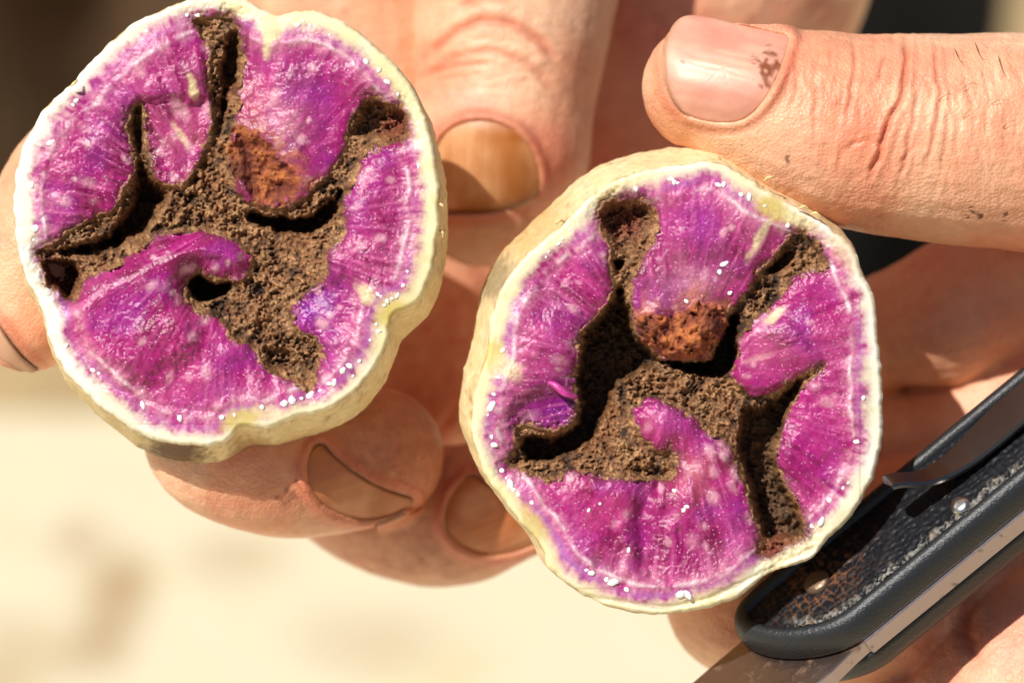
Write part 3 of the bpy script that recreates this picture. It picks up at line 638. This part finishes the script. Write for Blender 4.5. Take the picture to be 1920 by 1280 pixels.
    for line, depth, wdt, zc in creases:
        ln = np.array(line, float)
        if len(ln) > 2:
            t = np.linspace(0, len(ln) - 1, 8 * len(ln)); ln = np.stack([np.interp(t, np.arange(len(ln)), ln[:, k]) for k in (0, 1)], 1)
        sel = front & (np.abs(v[:, 2] - zc) < 230) & (px > ln[:, 0].min() - 40) & (px < ln[:, 0].max() + 40) & (py > ln[:, 1].min() - 40) & (py < ln[:, 1].max() + 40)
        d = np.full(len(v), 99.0); d0, qx, qy, _ = seg_dist(px[sel] + 3 * noise(px[sel] / 15, py[sel] / 15, seed=3), py[sel], ln, False)
        L0 = np.hypot(qx - ln[0, 0], qy - ln[0, 1]); L1 = np.hypot(qx - ln[-1, 0], qy - ln[-1, 1])
        tap = sstep(0, 35, L0) * sstep(0, 35, L1) * .8 + .2
        depth = depth * .62; wdt = wdt * .8; disp[sel] -= depth * tap * np.exp(-(d0 / wdt) ** 2); disp[sel] += depth * .45 * tap * np.exp(-((d0 - wdt * 2.3) / (wdt * 1.3)) ** 2)
        pinkm[sel] = np.maximum(pinkm[sel], .65 * tap * min(1, depth / 6) * np.exp(-(d0 / (wdt * 1.5)) ** 2))
    for (fx_, fy_, rx_, ry_, an_, amp_, wl_) in fine:      # fine parallel skin lines
        ca, sa = math.cos(an_), math.sin(an_); uu = (px - fx_) * ca + (py - fy_) * sa; ww = -(px - fx_) * sa + (py - fy_) * ca
        k = np.exp(-((px - fx_) / rx_) ** 2 - ((py - fy_) / ry_) ** 2) * front
        rg_ = 1 - np.abs(fbm((uu + 14 * noise(px / 60, py / 60, seed=41)) / wl_, ww / (wl_ * 6.5), o=2, seed=42)) * 2.2
        disp -= amp_ * k * np.clip(rg_, 0, 1) ** 3
    disp += fbm(v[:, 0] / 60, v[:, 1] / 60, v[:, 2] / 60, o=3, seed=91) * 2.4 + fbm(v[:, 0] / 14, v[:, 1] / 14, v[:, 2] / 14, o=2, seed=92) * .7
    v = v + nr * disp[:, None]
    n1 = fbm(v[:, 0] / 130, v[:, 1] / 130, v[:, 2] / 130, o=3, seed=93); n2 = fbm(v[:, 0] / 26, v[:, 1] / 26, v[:, 2] / 26, o=3, seed=94); n3 = fbm(v[:, 0] / 9, v[:, 1] / 9, v[:, 2] / 9, o=2, seed=95)
    c = mix(np.broadcast_to(SK, (len(v), 3)), SKL, np.clip(.35 + n1 * 1.1 + n2 * .4, 0, 1) * .7)
    c = mix(c, SKR, np.clip(-n1 * 1.2 + n2 * .5 + .1, 0, 1) * .65)
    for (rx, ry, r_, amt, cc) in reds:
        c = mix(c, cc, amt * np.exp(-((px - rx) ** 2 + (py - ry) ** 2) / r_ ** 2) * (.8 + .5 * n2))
    c = mix(c, lin(206, 100, 72), pinkm)
    c = mix(c, lin(118, 66, 38), np.clip(n3 * 1.5 + n2 * .7 - 1.0, 0, 1) * .7)
    for (rx, ry, r_, amt) in marks:
        c = mix(c, lin(96, 52, 32), amt * sstep(.12, .35, n3 + .35 - np.hypot(px - rx, py - ry) / r_ * .5))
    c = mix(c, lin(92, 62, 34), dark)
    cen = W(np.mean([t[-1][0] for t in tubes[:1]]), np.mean([t[-1][1] for t in tubes[:1]]), -400)
    e = thing(name, cen, label, 'hand')
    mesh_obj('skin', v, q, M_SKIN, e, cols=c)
    for VV, F, cc in nailmeshes: mesh_obj('nail', VV, F, M_NAIL, e, cols=cc)
    return e

PINKN = lin(224, 158, 134); AMB = lin(190, 118, 76); AMBL = lin(208, 144, 102); AMBD = lin(172, 98, 42)
left_hand = make_hand('hand', 'hand curled round the left potato half, thumb pointing down between the halves',
    [[(1060,-560,-820,250),(1010,-330,-700,225),(985,-120,-630,200),(962,60,-585,182),(945,190,-570,172),(925,300,-562,176),(906,380,-560,122)],
     [(640,330,-800,150),(420,260,-560,125),(270,268,-380,122),(152,335,-285,130),(80,470,-235,123),(58,590,-225,108)],
     [(560,420,-800,140),(430,640,-520,116),(385,760,-320,116),(402,834,-235,126),(500,873,-255,130),(602,878,-300,128),(706,852,-340,127)],
     [(640,560,-860,140),(540,800,-740,116),(640,905,-640,120),(740,958,-570,126),(850,966,-520,134),(945,936,-490,120)],
     [(700,-420,-900,240),(660,-100,-830,215),(680,120,-850,210),(720,400,-960,215),(780,600,-980,205),(830,740,-960,160)],
     [(1310,-900,-1350,340),(1310,-400,-1250,345),(1290,-80,-1180,350),(1180,120,-1100,300),(1050,400,-1050,260)]],
    5.2, 9,
    [dict(poly=[(812,300),(826,258),(858,234),(892,226),(930,230),(968,248),(998,282),(1012,320),(1012,350),(996,374),(960,390),(915,398),(870,400),(832,398),(814,370)], z=-400, axis=(0,1), seed=5, c1=lin(200,138,88), c2=lin(218,164,116), c3=lin(176,104,34), cedge=lin(120,78,36), stain=1.0, rc=.6, moon=.25, free=[(832,398),(870,400),(915,398),(960,390),(1000,372)], lift=3),
     dict(poly=[(602,832),(622,852),(650,876),(690,902),(740,924),(774,936),(760,954),(728,968),(690,975),(648,968),(608,948),(582,914),(573,878),(582,846)], z=-240, axis=(.86,-.3), seed=15, c1=AMB, c2=AMBL, c3=AMBD, cedge=lin(128,74,36), fr=24, stain=.7, free=[(602,832),(650,876),(690,902),(740,924),(774,936)], lift=4),
     dict(poly=[(872,898),(890,892),(916,908),(950,934),(990,964),(1020,984),(1018,1010),(985,1030),(940,1041),(890,1036),(852,1016),(833,982),(838,944),(852,916)], z=-390, axis=(.86,-.3), seed=25, c1=AMB, c2=AMBL, c3=AMBD, cedge=lin(120,70,34), fr=24, stain=.9, free=[(890,892),(916,908),(950,934),(990,964),(1020,984)], lift=4),
     dict(poly=[(-60,560),(-30,580),(0,612),(20,642),(45,672),(72,694),(60,699),(30,690),(-10,668),(-50,630)], z=-180, axis=(.5,.85), seed=35, c1=lin(214,160,128), c2=lin(224,176,146), c3=AMBD, cedge=lin(90,56,34), stain=.3, free=[(-30,580),(0,612),(20,642),(45,672),(72,694)], lift=6)],
    [([(800,110),(850,60),(900,40),(960,45),(1010,75),(1050,120)],9,9,-420),([(790,150),(850,110),(920,95),(990,120),(1040,165)],6,8,-420),([(800,140),(860,122),(930,118)],7,6,-400),([(850,20),(910,-5),(980,0)],8,9,-430),([(1000,140),(1050,180)],5,7,-420),
     ([(860,760),(830,800),(845,850)],8,10,-600)],
    [(720,880,70,.12),(645,930,40,.25),(550,925,22,.5)],
    [(900,455,75,.8,lin(226,178,142)),(905,220,70,.5,lin(228,160,140)),(1060,320,70,.5,lin(222,130,112)),(720,840,130,.85,lin(178,104,74)),(560,920,90,.3,lin(214,120,78)),(800,1020,200,.7,lin(176,104,72)),(840,640,140,.7,lin(206,96,72)),(60,350,160,.3,lin(220,150,96)),(70,560,90,.3,lin(224,164,116)),(900,1040,120,.3,lin(176,112,76)),(640,60,120,.4,lin(236,172,132)),(1250,200,180,.5,lin(214,140,120))],  # browns paint shade on the two lower fingers; thumb tip painted lighter against shade
    fine=[(930, 100, 160, 120, 1.57, 2.6, 18), (420, 920, 160, 80, .5, 1.6, 16), (40, 420, 100, 200, 1.5, 1.4, 14)])

right_hand = make_hand('hand', 'hand with thumb sideways on the right potato half, fingers holding the knife',
    [[(2450,380,-330,245),(2150,300,-220,225),(1950,270,-175,207),(1800,262,-155,199),(1700,255,-148,192),(1600,246,-142,184),(1500,224,-137,172),(1400,190,-132,147),(1327,164,-130,124)],
     [(2350,520,-480,190),(2080,500,-450,165),(1900,545,-510,150),(1768,594,-512,136),(1680,618,-525,114)],
     [(2300,480,-640,150),(1980,470,-600,95),(1860,500,-660,70),(1775,515,-660,52)],
     [(2300,700,-800,200),(1900,725,-700,120),(1690,735,-690,110)],
     [(2300,640,-520,170),(2050,660,-480,125),(1860,768,-530,100),(1750,824,-535,100),(1660,842,-535,100)],
     [(2300,800,-540,170),(2050,830,-480,125),(1900,890,-470,108),(1760,938,-450,100),(1650,960,-450,98)],
     [(2300,1000,-560,170),(2050,1030,-480,140),(1800,1110,-420,146),(1560,1140,-370,150),(1402,1114,-360,158)],
     [(2500,700,-420,300),(2380,950,-420,290),(2180,1180,-400,250),(1985,1270,-330,225),(1860,1430,-330,225)],
     [(2100,1500,-380,220),(1850,1380,-380,170),(1700,1350,-400,130)],
     [(2650,420,-460,300),(2500,700,-440,320)]],
    4.2, 7,
    [dict(poly=[(1256,58),(1270,38),(1292,29),(1330,33),(1380,45),(1430,55),(1478,66),(1480,84),(1470,115),(1452,158),(1428,196),(1400,222),(1372,231),(1335,230),(1300,222),(1272,202),(1254,170),(1246,130),(1247,90)], z=-15, axis=(-1,-.22), seed=45, c1=PINKN, c2=lin(232,178,152), c3=lin(206,130,112), cedge=lin(176,132,96), stain=.5, ridge=1.6, rc=.7, moon=.0, free=[(1270,38),(1256,58),(1247,90),(1246,130),(1254,170),(1272,202)], lift=4, fold=6, dirt=[(1444,124,26,.95),(1432,146,16,.8),(1284,115,7,.9)])],
    [([(1600,75),(1606,120),(1596,180),(1585,235)],6,5,20),([(1662,95),(1650,140),(1640,175)],4,5,20),([(1700,70),(1698,130),(1690,190),(1668,225),(1655,270),(1640,310),(1628,340)],11,6,20),
     ([(1752,80),(1756,140),(1765,180),(1752,250),(1735,320)],6,5,20),([(1722,160),(1712,230),(1695,310),(1682,345)],6,5,20),([(1580,270),(1575,305),(1570,330)],5,5,20),([(1530,140),(1528,200),(1526,255)],4,5,20),
     ([(1640,258),(1600,270),(1575,285)],4,5,20),([(1800,120),(1815,170),(1830,220)],2.5,4,20),([(1840,110),(1850,160),(1866,210)],2.5,4,20),([(1560,80),(1556,130)],3,5,20),([(1880,110),(1888,170)],2.5,4,20),([(1780,200),(1775,260),(1765,330)],3,5,20),
     ([(1790,240),(1800,330)],2,5,20),([(1500,120),(1494,170),(1478,220)],3,5,20),
     ([(1660,722),(1740,732),(1820,724)],4,7,-300),
     ([(1835,1060),(1815,1120),(1812,1180),(1830,1240)],10,16,-130),([(1760,1180),(1730,1240)],6,12,-150)],
    [(1820,395,16,.9),(1835,404,12,.9),(1885,405,7,.8),(1475,302,9,.7),(1420,315,6,.6),(1440,270,5,.5),(1395,240,8,.5)],
    [(1650,280,90,.55,lin(232,128,98)),(1500,340,100,.45,lin(232,142,116)),(1560,120,90,.35,lin(234,150,106)),(1380,265,60,.5,lin(238,188,140)),(1880,380,140,.35,lin(230,136,108)),(1770,620,160,.4,lin(196,124,94)),(1720,850,120,.3,lin(206,140,108)),(1880,1180,90,.55,lin(232,140,120)),(1760,1240,80,.5,lin(222,112,92)),(1300,1200,90,.35,lin(206,134,84)),(1380,1180,40,.4,lin(210,96,56)),(1230,130,40,.4,lin(224,150,96)),(1280,240,50,.5,lin(234,170,116))],
    fine=[(1720, 230, 260, 190, 0.05, 2.6, 17), (1900, 200, 160, 170, -.25, 2.2, 13), (1560, 330, 160, 80, 1.0, 1.4, 14), (1900, 1150, 130, 130, .9, 1.6, 14)])

# ------------------------------------------------------------------ folding knife
O3 = W(1616, 1203, -10)
dv = np.array([.772, .635, .03]); dv /= np.linalg.norm(dv)
e1 = np.array([-.635, .772, 0]); e1 -= dv * (e1 @ dv); e1 /= np.linalg.norm(e1); e2 = np.cross(dv, e1); 
if e2[2] < 0: e2 = -e2
A_ = math.radians(40)
tv = math.cos(A_) * e1 + math.sin(A_) * e2; yv = -(-math.sin(A_) * e1 + math.cos(A_) * e2)
def KN(p): p = np.asarray(p, float); return O3 + p[:, 0:1] * dv + p[:, 1:2] * yv + p[:, 2:3] * tv
knife = thing('folding_knife', KN([(200, 120, -20)])[0], 'black handled folding knife with steel back spring and belt clip, held in the right hand', 'knife')
M_BLACK = plain_mat('black_bolster', (.015, .017, .020), .42, [('n', 2600, .00012, .8), ('n', 300, .0002, .3)], spec=.55)
M_STEEL = plain_mat('brushed_steel', (.40, .35, .33), .36, [('n', 1500, .00005, .4)], metal=1)
M_CLIP = plain_mat('dark_steel', (.17, .16, .16), .28, [('n', 900, .00005, .4)], metal=1)
M_RIVET = plain_mat('bright_rivet', (.62, .60, .55), .28, [('n', 1500, .00006, .5)], metal=1)
M_RUSTRIV = plain_mat('rusty_rivet', (.20, .13, .09), .42, [('n', 1500, .00012, .6)], metal=.7)
M_INLAY = col_mat('black_inlay', .42, [('n', 1800, .0001, .3)], spec=.22, var=.35, vscale=2500)
def rust_mat(name, base, rust, lo, hi, rough, metal):
    m, t, b = new_mat(name); tc = N(t, 'ShaderNodeTexCoord'); n = N(t, 'ShaderNodeTexNoise', Scale=420, Detail=6.0, Roughness=.7)
    t.links.new(tc.outputs['Object'], n.inputs['Vector']); r = N(t, 'ShaderNodeValToRGB'); r.color_ramp.elements[0].position = lo; r.color_ramp.elements[1].position = hi
    r.color_ramp.elements[0].color = (*base, 1); r.color_ramp.elements[1].color = (*rust, 1); t.links.new(n.outputs['Fac'], r.inputs[0]); t.links.new(r.outputs[0], b.inputs['Base Color'])
    iv = N(t, 'ShaderNodeMapRange'); iv.inputs['From Min'].default_value = lo; iv.inputs['From Max'].default_value = hi; iv.inputs['To Min'].default_value = metal; iv.inputs['To Max'].default_value = 0
    t.links.new(n.outputs['Fac'], iv.inputs['Value']); t.links.new(iv.outputs[0], b.inputs['Metallic']); b.inputs['Roughness'].default_value = rough
    bp = N(t, 'ShaderNodeBump', Strength=.5, Distance=.0002); t.links.new(n.outputs['Fac'], bp.inputs['Height']); t.links.new(bp.outputs[0], b.inputs['Normal'])
    return m
M_BLADE = rust_mat('stained_blade', (.24, .17, .14), (.22, .10, .05), .54, .68, .3, .95)
M_SPRING = rust_mat('back_spring_steel', (.40, .33, .33), (.16, .09, .06), .60, .70, .38, .95)
plan = closed_spline([(620,0),(400,0),(200,0),(60,0),(0,2),(-50,20),(-103,58),(-148,110),(-174,165),(-174,205),(-152,234),(-110,247),(0,250),(300,250),(620,250),(640,240),(645,125),(640,10)], 14)
def inset(p, d):
    s = np.roll(p, -1, 0) - np.roll(p, 1, 0); n = np.stack([-s[:, 1], s[:, 0]], 1); n /= np.linalg.norm(n, axis=1)[:, None] + 1e-9
    if ((p[0] + n[0]) - p.mean(0)) @ (p[0] - p.mean(0)) > (p[0] - p.mean(0)) @ (p[0] - p.mean(0)): n = -n
    q = p + n * d
    for _ in range(3): q = (np.roll(q, 1, 0) + 2 * q + np.roll(q, -1, 0)) / 4 if d > 20 else q
    return q
def slab(name, levels, mat, base=plan, fill=True, jitter=0):
    V = []; F = []; m = len(base)
    for d, z_ in levels:
        p = inset(base, d); V.append(np.concatenate([p, np.full((m, 1), z_)], 1))
    V = np.concatenate(V); 
    for k in range(len(levels) - 1):
        for i in range(m): F.append((k * m + i, k * m + (i + 1) % m, (k + 1) * m + (i + 1) % m, (k + 1) * m + i))
    if fill:
        for k, fl in ((0, True), (len(levels) - 1, False)):
            c = len(V); V = np.concatenate([V, [np.append(V[k * m:(k + 1) * m, :2].mean(0), levels[k][1])]])
            for i in range(m):
                t = (c, k * m + (i + 1) % m, k * m + i); F.append(t if fl else t[::-1])
    return mesh_obj(name, KN(V), F, mat, knife)
slab('handle_scale', [(0, 1), (-1, 8), (0, 22), (4, 38), (11, 50), (20, 57), (29, 58), (36, 55), (41, 47), (44, 36)], M_BLACK)
slab('handle_scale', [(20, -104), (8, -101), (1, -90), (-1, -76), (0, -60), (0, -44)], M_BLACK)
def rbox(name, x0, x1, y0, y1, z0, z1, b, mat):
    V = []; F = []; prof = [(y0 + b, z0), (y0, z0 + b), (y0, z1 - b), (y0 + b, z1), (y1, z1), (y1, z0)]; st = [(x0, b * 1.5), (x0 + b, 0), (x0 + 3 * b, 0), (x1 - b, 0), (x1, b)]
    for xx, sh in st:
        for yy, zz in prof: V.append((xx, yy + sh if yy < y1 else yy, zz + (sh * .5 if zz < (z0 + z1) / 2 else -sh * .5)))
    m = len(prof)
    for a in range(len(st) - 1):
        for k in range(m): F.append((a * m + k, a * m + (k + 1) % m, (a + 1) * m + (k + 1) % m, (a + 1) * m + k))
    F += [tuple(range(m))[::-1], tuple((len(st) - 1) * m + k for k in range(m))]
    return mesh_obj(name, KN(V), F, mat, knife, smooth=False)
rbox('back_spring', 2, 640, -4, 120, -43, 0, 3, M_SPRING)
rbox('liner', 30, 640, 60, 240, -43.5, .5, 3, M_SPRING)
# inlay panel: pebbled, with a gritty silver line of wear next to the bolster
pin = inset(plan, 40); lo = pin.min(0); hi = pin.max(0); hh = 2.6
gx = np.arange(lo[0] - 3, hi[0] + 3, hh); gy = np.arange(lo[1] - 3, hi[1] + 3, hh); GX, GY = np.meshgrid(gx, gy); x = GX.ravel(); y = GY.ravel()
d, qx, qy, ins = seg_dist(x, y, pin); s = np.where(ins, d, -d); kp = s > -hh * 1.5; ed = kp & (s < 0); x = np.where(ed, qx, x); y = np.where(ed, qy, y)
jx = x + 8 * noise(x / 20, y / 20, seed=2); jy = y + 8 * noise(x / 20, y / 20, seed=3)
cell = np.sin(jx / 17 * math.pi) * np.sin(jy / 15 * math.pi + .5 * np.floor(jx / 17)); n1 = fbm(x / 12, y / 12, o=3, seed=5); n2 = fbm(x / 5, y / 5, o=2, seed=6); n3 = fbm(x / 60, y / 60, o=2, seed=8)
frontd = y - (42 + np.clip(-x, 0, 200) * .62)
grit = sstep(30 + 12 * n1, 9, s) * sstep(120, 80, qy) * (.75 + .5 * n3)
z = 44 + 1.9 * np.maximum(0, np.abs(cell)) ** .8 + n1 * 1.2 + n2 * .3 + grit * (8 * n1 + 4 * n2 + 4)
c = mix(np.broadcast_to(np.array([.007, .008, .011]), (len(x), 3)), np.array([.016, .017, .02]), np.clip(n1 + .2, 0, 1))
wear = np.exp(-((x - 5) ** 2 / 90 ** 2 + (y - 150) ** 2 / 70 ** 2))
c = mix(c, lin(122, 78, 50), np.clip(sstep(.35, .05, np.abs(cell)) * (wear * 1.2) + wear * (n1 * 1.2 - .15), 0, 1) * .85)
c = mix(c, lin(150, 146, 138), grit * np.clip(.42 + n2 * 1.4 + n1 * .6, 0, 1)); c = mix(c, lin(150, 120, 84), grit * np.clip(n1 * 1.6 - .5, 0, 1))
idx = np.arange(len(x)).reshape(len(gy), len(gx)); q = np.stack([idx[:-1, :-1], idx[:-1, 1:], idx[1:, 1:], idx[1:, :-1]], -1).reshape(-1, 4); q = q[kp[q].all(1) & (s[q] > 0).any(1)]
u, inv = np.unique(q, return_inverse=True)
o = mesh_obj('inlay_panel', KN(np.stack([x, y, z], 1)[u]), inv.reshape(q.shape).astype(np.int32), M_INLAY, knife, cols=c[u]); o['label'] = 'worn pebbled black grip panel with gritty silver edge'
def rivet(cx_, cy_, r_, h_, mat, lab):
    V = []; F = []; A = 28
    prof = [(1.15, -6), (1.12, 0), (1.0, h_ * .45), (.8, h_ * .8), (.5, h_ * .96), (.2, h_), (.01, h_)]
    for f_, z_ in prof:
        for a in range(A): V.append((cx_ + r_ * f_ * math.cos(2 * math.pi * a / A), cy_ + r_ * f_ * math.sin(2 * math.pi * a / A), 48 + z_))
    for k in range(len(prof) - 1):
        for a in range(A): F.append((k * A + a, k * A + (a + 1) % A, (k + 1) * A + (a + 1) % A, (k + 1) * A + a))
    mesh_obj('rivet', KN(V), F, mat, knife)['label'] = lab
rivet(306, 66, 19, 9, M_RIVET, 'bright silver rivet'); rivet(6, 150, 24, 7, M_RUSTRIV, 'rust brown rivet')
# belt clip: a bent strip with thickness
path = [(222, 150), (232, 152), (250, 138), (272, 112), (296, 93), (330, 78), (380, 66), (440, 64), (520, 68), (600, 66), (660, 60)]
pa = np.array(path, float); t = np.linspace(0, len(pa) - 1, 60); X_ = np.interp(t, np.arange(len(pa)), pa[:, 0]); Z_ = np.interp(t, np.arange(len(pa)), pa[:, 1])
for _ in range(4): Z_[1:-1] = (Z_[:-2] + 2 * Z_[1:-1] + Z_[2:]) / 4
V = []; F = []
for i in range(60):
    f_ = (X_[i] - 222) / 120; y0 = 112 - 4 * min(1, f_); y1 = 146 + 44 * float(sstep(0.2, 2.2, f_))
    if i < 3: y0 += (3 - i) * 5; y1 -= (3 - i) * 4
    dx, dz = np.gradient(X_)[i], np.gradient(Z_)[i]; L = math.hypot(dx, dz); nx_, nz_ = -dz / L * 6, dx / L * 6
    V += [(X_[i] + nx_ * .6, y0 + 3, Z_[i] + nz_), (X_[i], y0, Z_[i]), (X_[i] - nx_, y0, Z_[i] - nz_), (X_[i] - nx_, y1, Z_[i] - nz_), (X_[i] + nx_, y1, Z_[i] + nz_)]
for i in range(59):
    for k in range(5): F.append((i * 5 + k, i * 5 + (k + 1) % 5, (i + 1) * 5 + (k + 1) % 5, (i + 1) * 5 + k))
F += [(0, 1, 2, 3, 4)[::-1], tuple(295 + k for k in range(5))]
mesh_obj('belt_clip', KN(V), F, M_CLIP, knife, smooth=False)
# blade, folded out of the lower end
up = [(40,6),(-30,2),(-80,-4),(-140,-2),(-260,10),(-420,40),(-600,100)]; dn = [(-600,160),(-420,196),(-260,204),(-140,206),(-60,206),(40,200)]
bl = np.array(up + dn, float); V = []; F = []; m = len(bl); cenb = bl.mean(0)
lv = [(0, -39), (0, -8), (3, -5)]
for ins_, z_ in lv:
    for p in bl: q_ = p + (cenb - p) / np.linalg.norm(cenb - p) * ins_; V.append((q_[0], q_[1], z_))
for k in range(2):
    for i in range(m): F.append((k * m + i, k * m + (i + 1) % m, (k + 1) * m + (i + 1) % m, (k + 1) * m + i))
F += [tuple(range(m))[::-1], tuple(2 * m + i for i in range(m))]
bo = mesh_obj('blade', KN(V), F, M_BLADE, knife, smooth=False); bo.data.materials.append(M_SPRING)
for p_ in bo.data.polygons:
    if p_.index < 2 * m and (p_.index % m) < len(up): p_.material_index = 1      # bright ground spine

# ------------------------------------------------------------------ small loose bits
def ribbon(name, pts, width, thick, mat, parent, colr, twist=.6):
    """a little curled shaving of tissue through (px, py, z) points"""
    P = np.array(pts, float); t = np.linspace(0, len(P) - 1, 14); Q = np.stack([np.interp(t, np.arange(len(P)), P[:, k]) for k in range(3)], 1)
    for _ in range(2): Q[1:-1] = (Q[:-2] + 2 * Q[1:-1] + Q[2:]) / 4
    Q = W(Q[:, 0], Q[:, 1], Q[:, 2]); T = np.gradient(Q, axis=0); T /= np.linalg.norm(T, axis=1)[:, None]; V = []; F = []
    for i in range(14):
        a = twist * i / 13; up = np.array([0, math.sin(a), math.cos(a)]); sd2 = np.cross(T[i], up); sd2 /= np.linalg.norm(sd2); up = np.cross(sd2, T[i])
        w_ = width * (.35 + .65 * math.sin(math.pi * (i + .6) / 14.2)); h_ = thick
        for a_, b_ in ((-1, -.5), (-.9, .5), (0, 1), (.9, .5), (1, -.5)): V.append(Q[i] + sd2 * a_ * w_ / 2 + up * b_ * h_)
    for i in range(13):
        for k in range(5): F.append((i * 5 + k, i * 5 + (k + 1) % 5, (i + 1) * 5 + (k + 1) % 5, (i + 1) * 5 + k))
    F += [(0, 1, 2, 3, 4)[::-1], tuple(65 + k for k in range(5))]
    V = np.array(V); nn = fbm(V[:, 0] / 8, V[:, 1] / 8, V[:, 2] / 8, o=2, seed=5)
    return mesh_obj(name, V, F, mat, parent, cols=np.broadcast_to(colr, (len(V), 3)) * (1 + .4 * nn)[:, None])
ribbon('flesh_flap', [(1026,716,2),(1040,720,12),(1055,734,16),(1068,740,14),(1082,744,4)], 15, 4, M_FLESH, pR, lin(186, 62, 140))
for pts, w_ in (([(1432,340,2),(1440,332,12),(1448,332,16)], 6), ([(1448,334,14),(1452,346,10),(1458,356,2)], 3), ([(1496,392,2),(1508,386,12),(1516,392,10)], 6), ([(1520,402,2),(1530,398,10),(1540,408,6)], 5), ([(1060,416,2),(1050,412,8),(1042,420,6)], 6)):
    ribbon('peel_flake', pts, w_, 1.6, M_PEEL, pR, lin(222, 192, 136))
for pts, w_ in (([(820,380,-8),(829,384,2),(833,392,-4)], 5), ([(822,430,-10),(831,436,-2),(830,446,-8)], 5), ([(146,150,-6),(139,156,2),(132,162,-6)], 6)):
    ribbon('peel_flake', pts, w_, 1.6, M_PEEL, pL, lin(222, 196, 140))
M_HAIR = plain_mat('hair', lin(112, 72, 46), .45)
skin = [o for o in right_hand.children if o.name.startswith('skin')][0]
hc = np.array(right_hand['_c'][:]); sv = np.empty(len(skin.data.vertices) * 3, np.float32); skin.data.vertices.foreach_get('co', sv); sv = sv.reshape(-1, 3) / U + hc
hx, hy = pix(sv)
for (x0, y0, x1, y1, bend) in ((1790,92,1812,116,10),(1828,80,1852,112,12),(1760,190,1792,180,-8),(1802,170,1838,160,-8),(1806,222,1822,206,-5),(1872,106,1886,140,8),(1858,196,1892,190,-6),(1880,240,1906,228,-6)):
    pts = []
    for k in range(9):
        t = k / 8; X0 = x0 + (x1 - x0) * t; Y0 = y0 + (y1 - y0) * t + bend * math.sin(math.pi * t)
        sel = (np.abs(hx - X0) < 7) & (np.abs(hy - Y0) < 7) & (sv[:, 2] > -150)
        pts.append((X0, Y0, (sv[sel, 2].max() if sel.any() else 0) + 1 + 7 * math.sin(math.pi * min(1, t * .9))))
    Q = W(*np.array(pts).T); V = []; F = []
    for i in range(9):
        r_ = .75 * (1 - .7 * i / 8); V += [Q[i] + np.array([math.cos(a), math.sin(a), .4 * math.sin(a + 1)]) * r_ for a in (0, 2.09, 4.19)]
    for i in range(8):
        for k in range(3): F.append((i * 3 + k, i * 3 + (k + 1) % 3, (i + 1) * 3 + (k + 1) % 3, (i + 1) * 3 + k))
    mesh_obj('hair', np.array(V), F, M_HAIR, right_hand)

for o in bpy.data.objects:
    if '_c' in o: del o['_c']
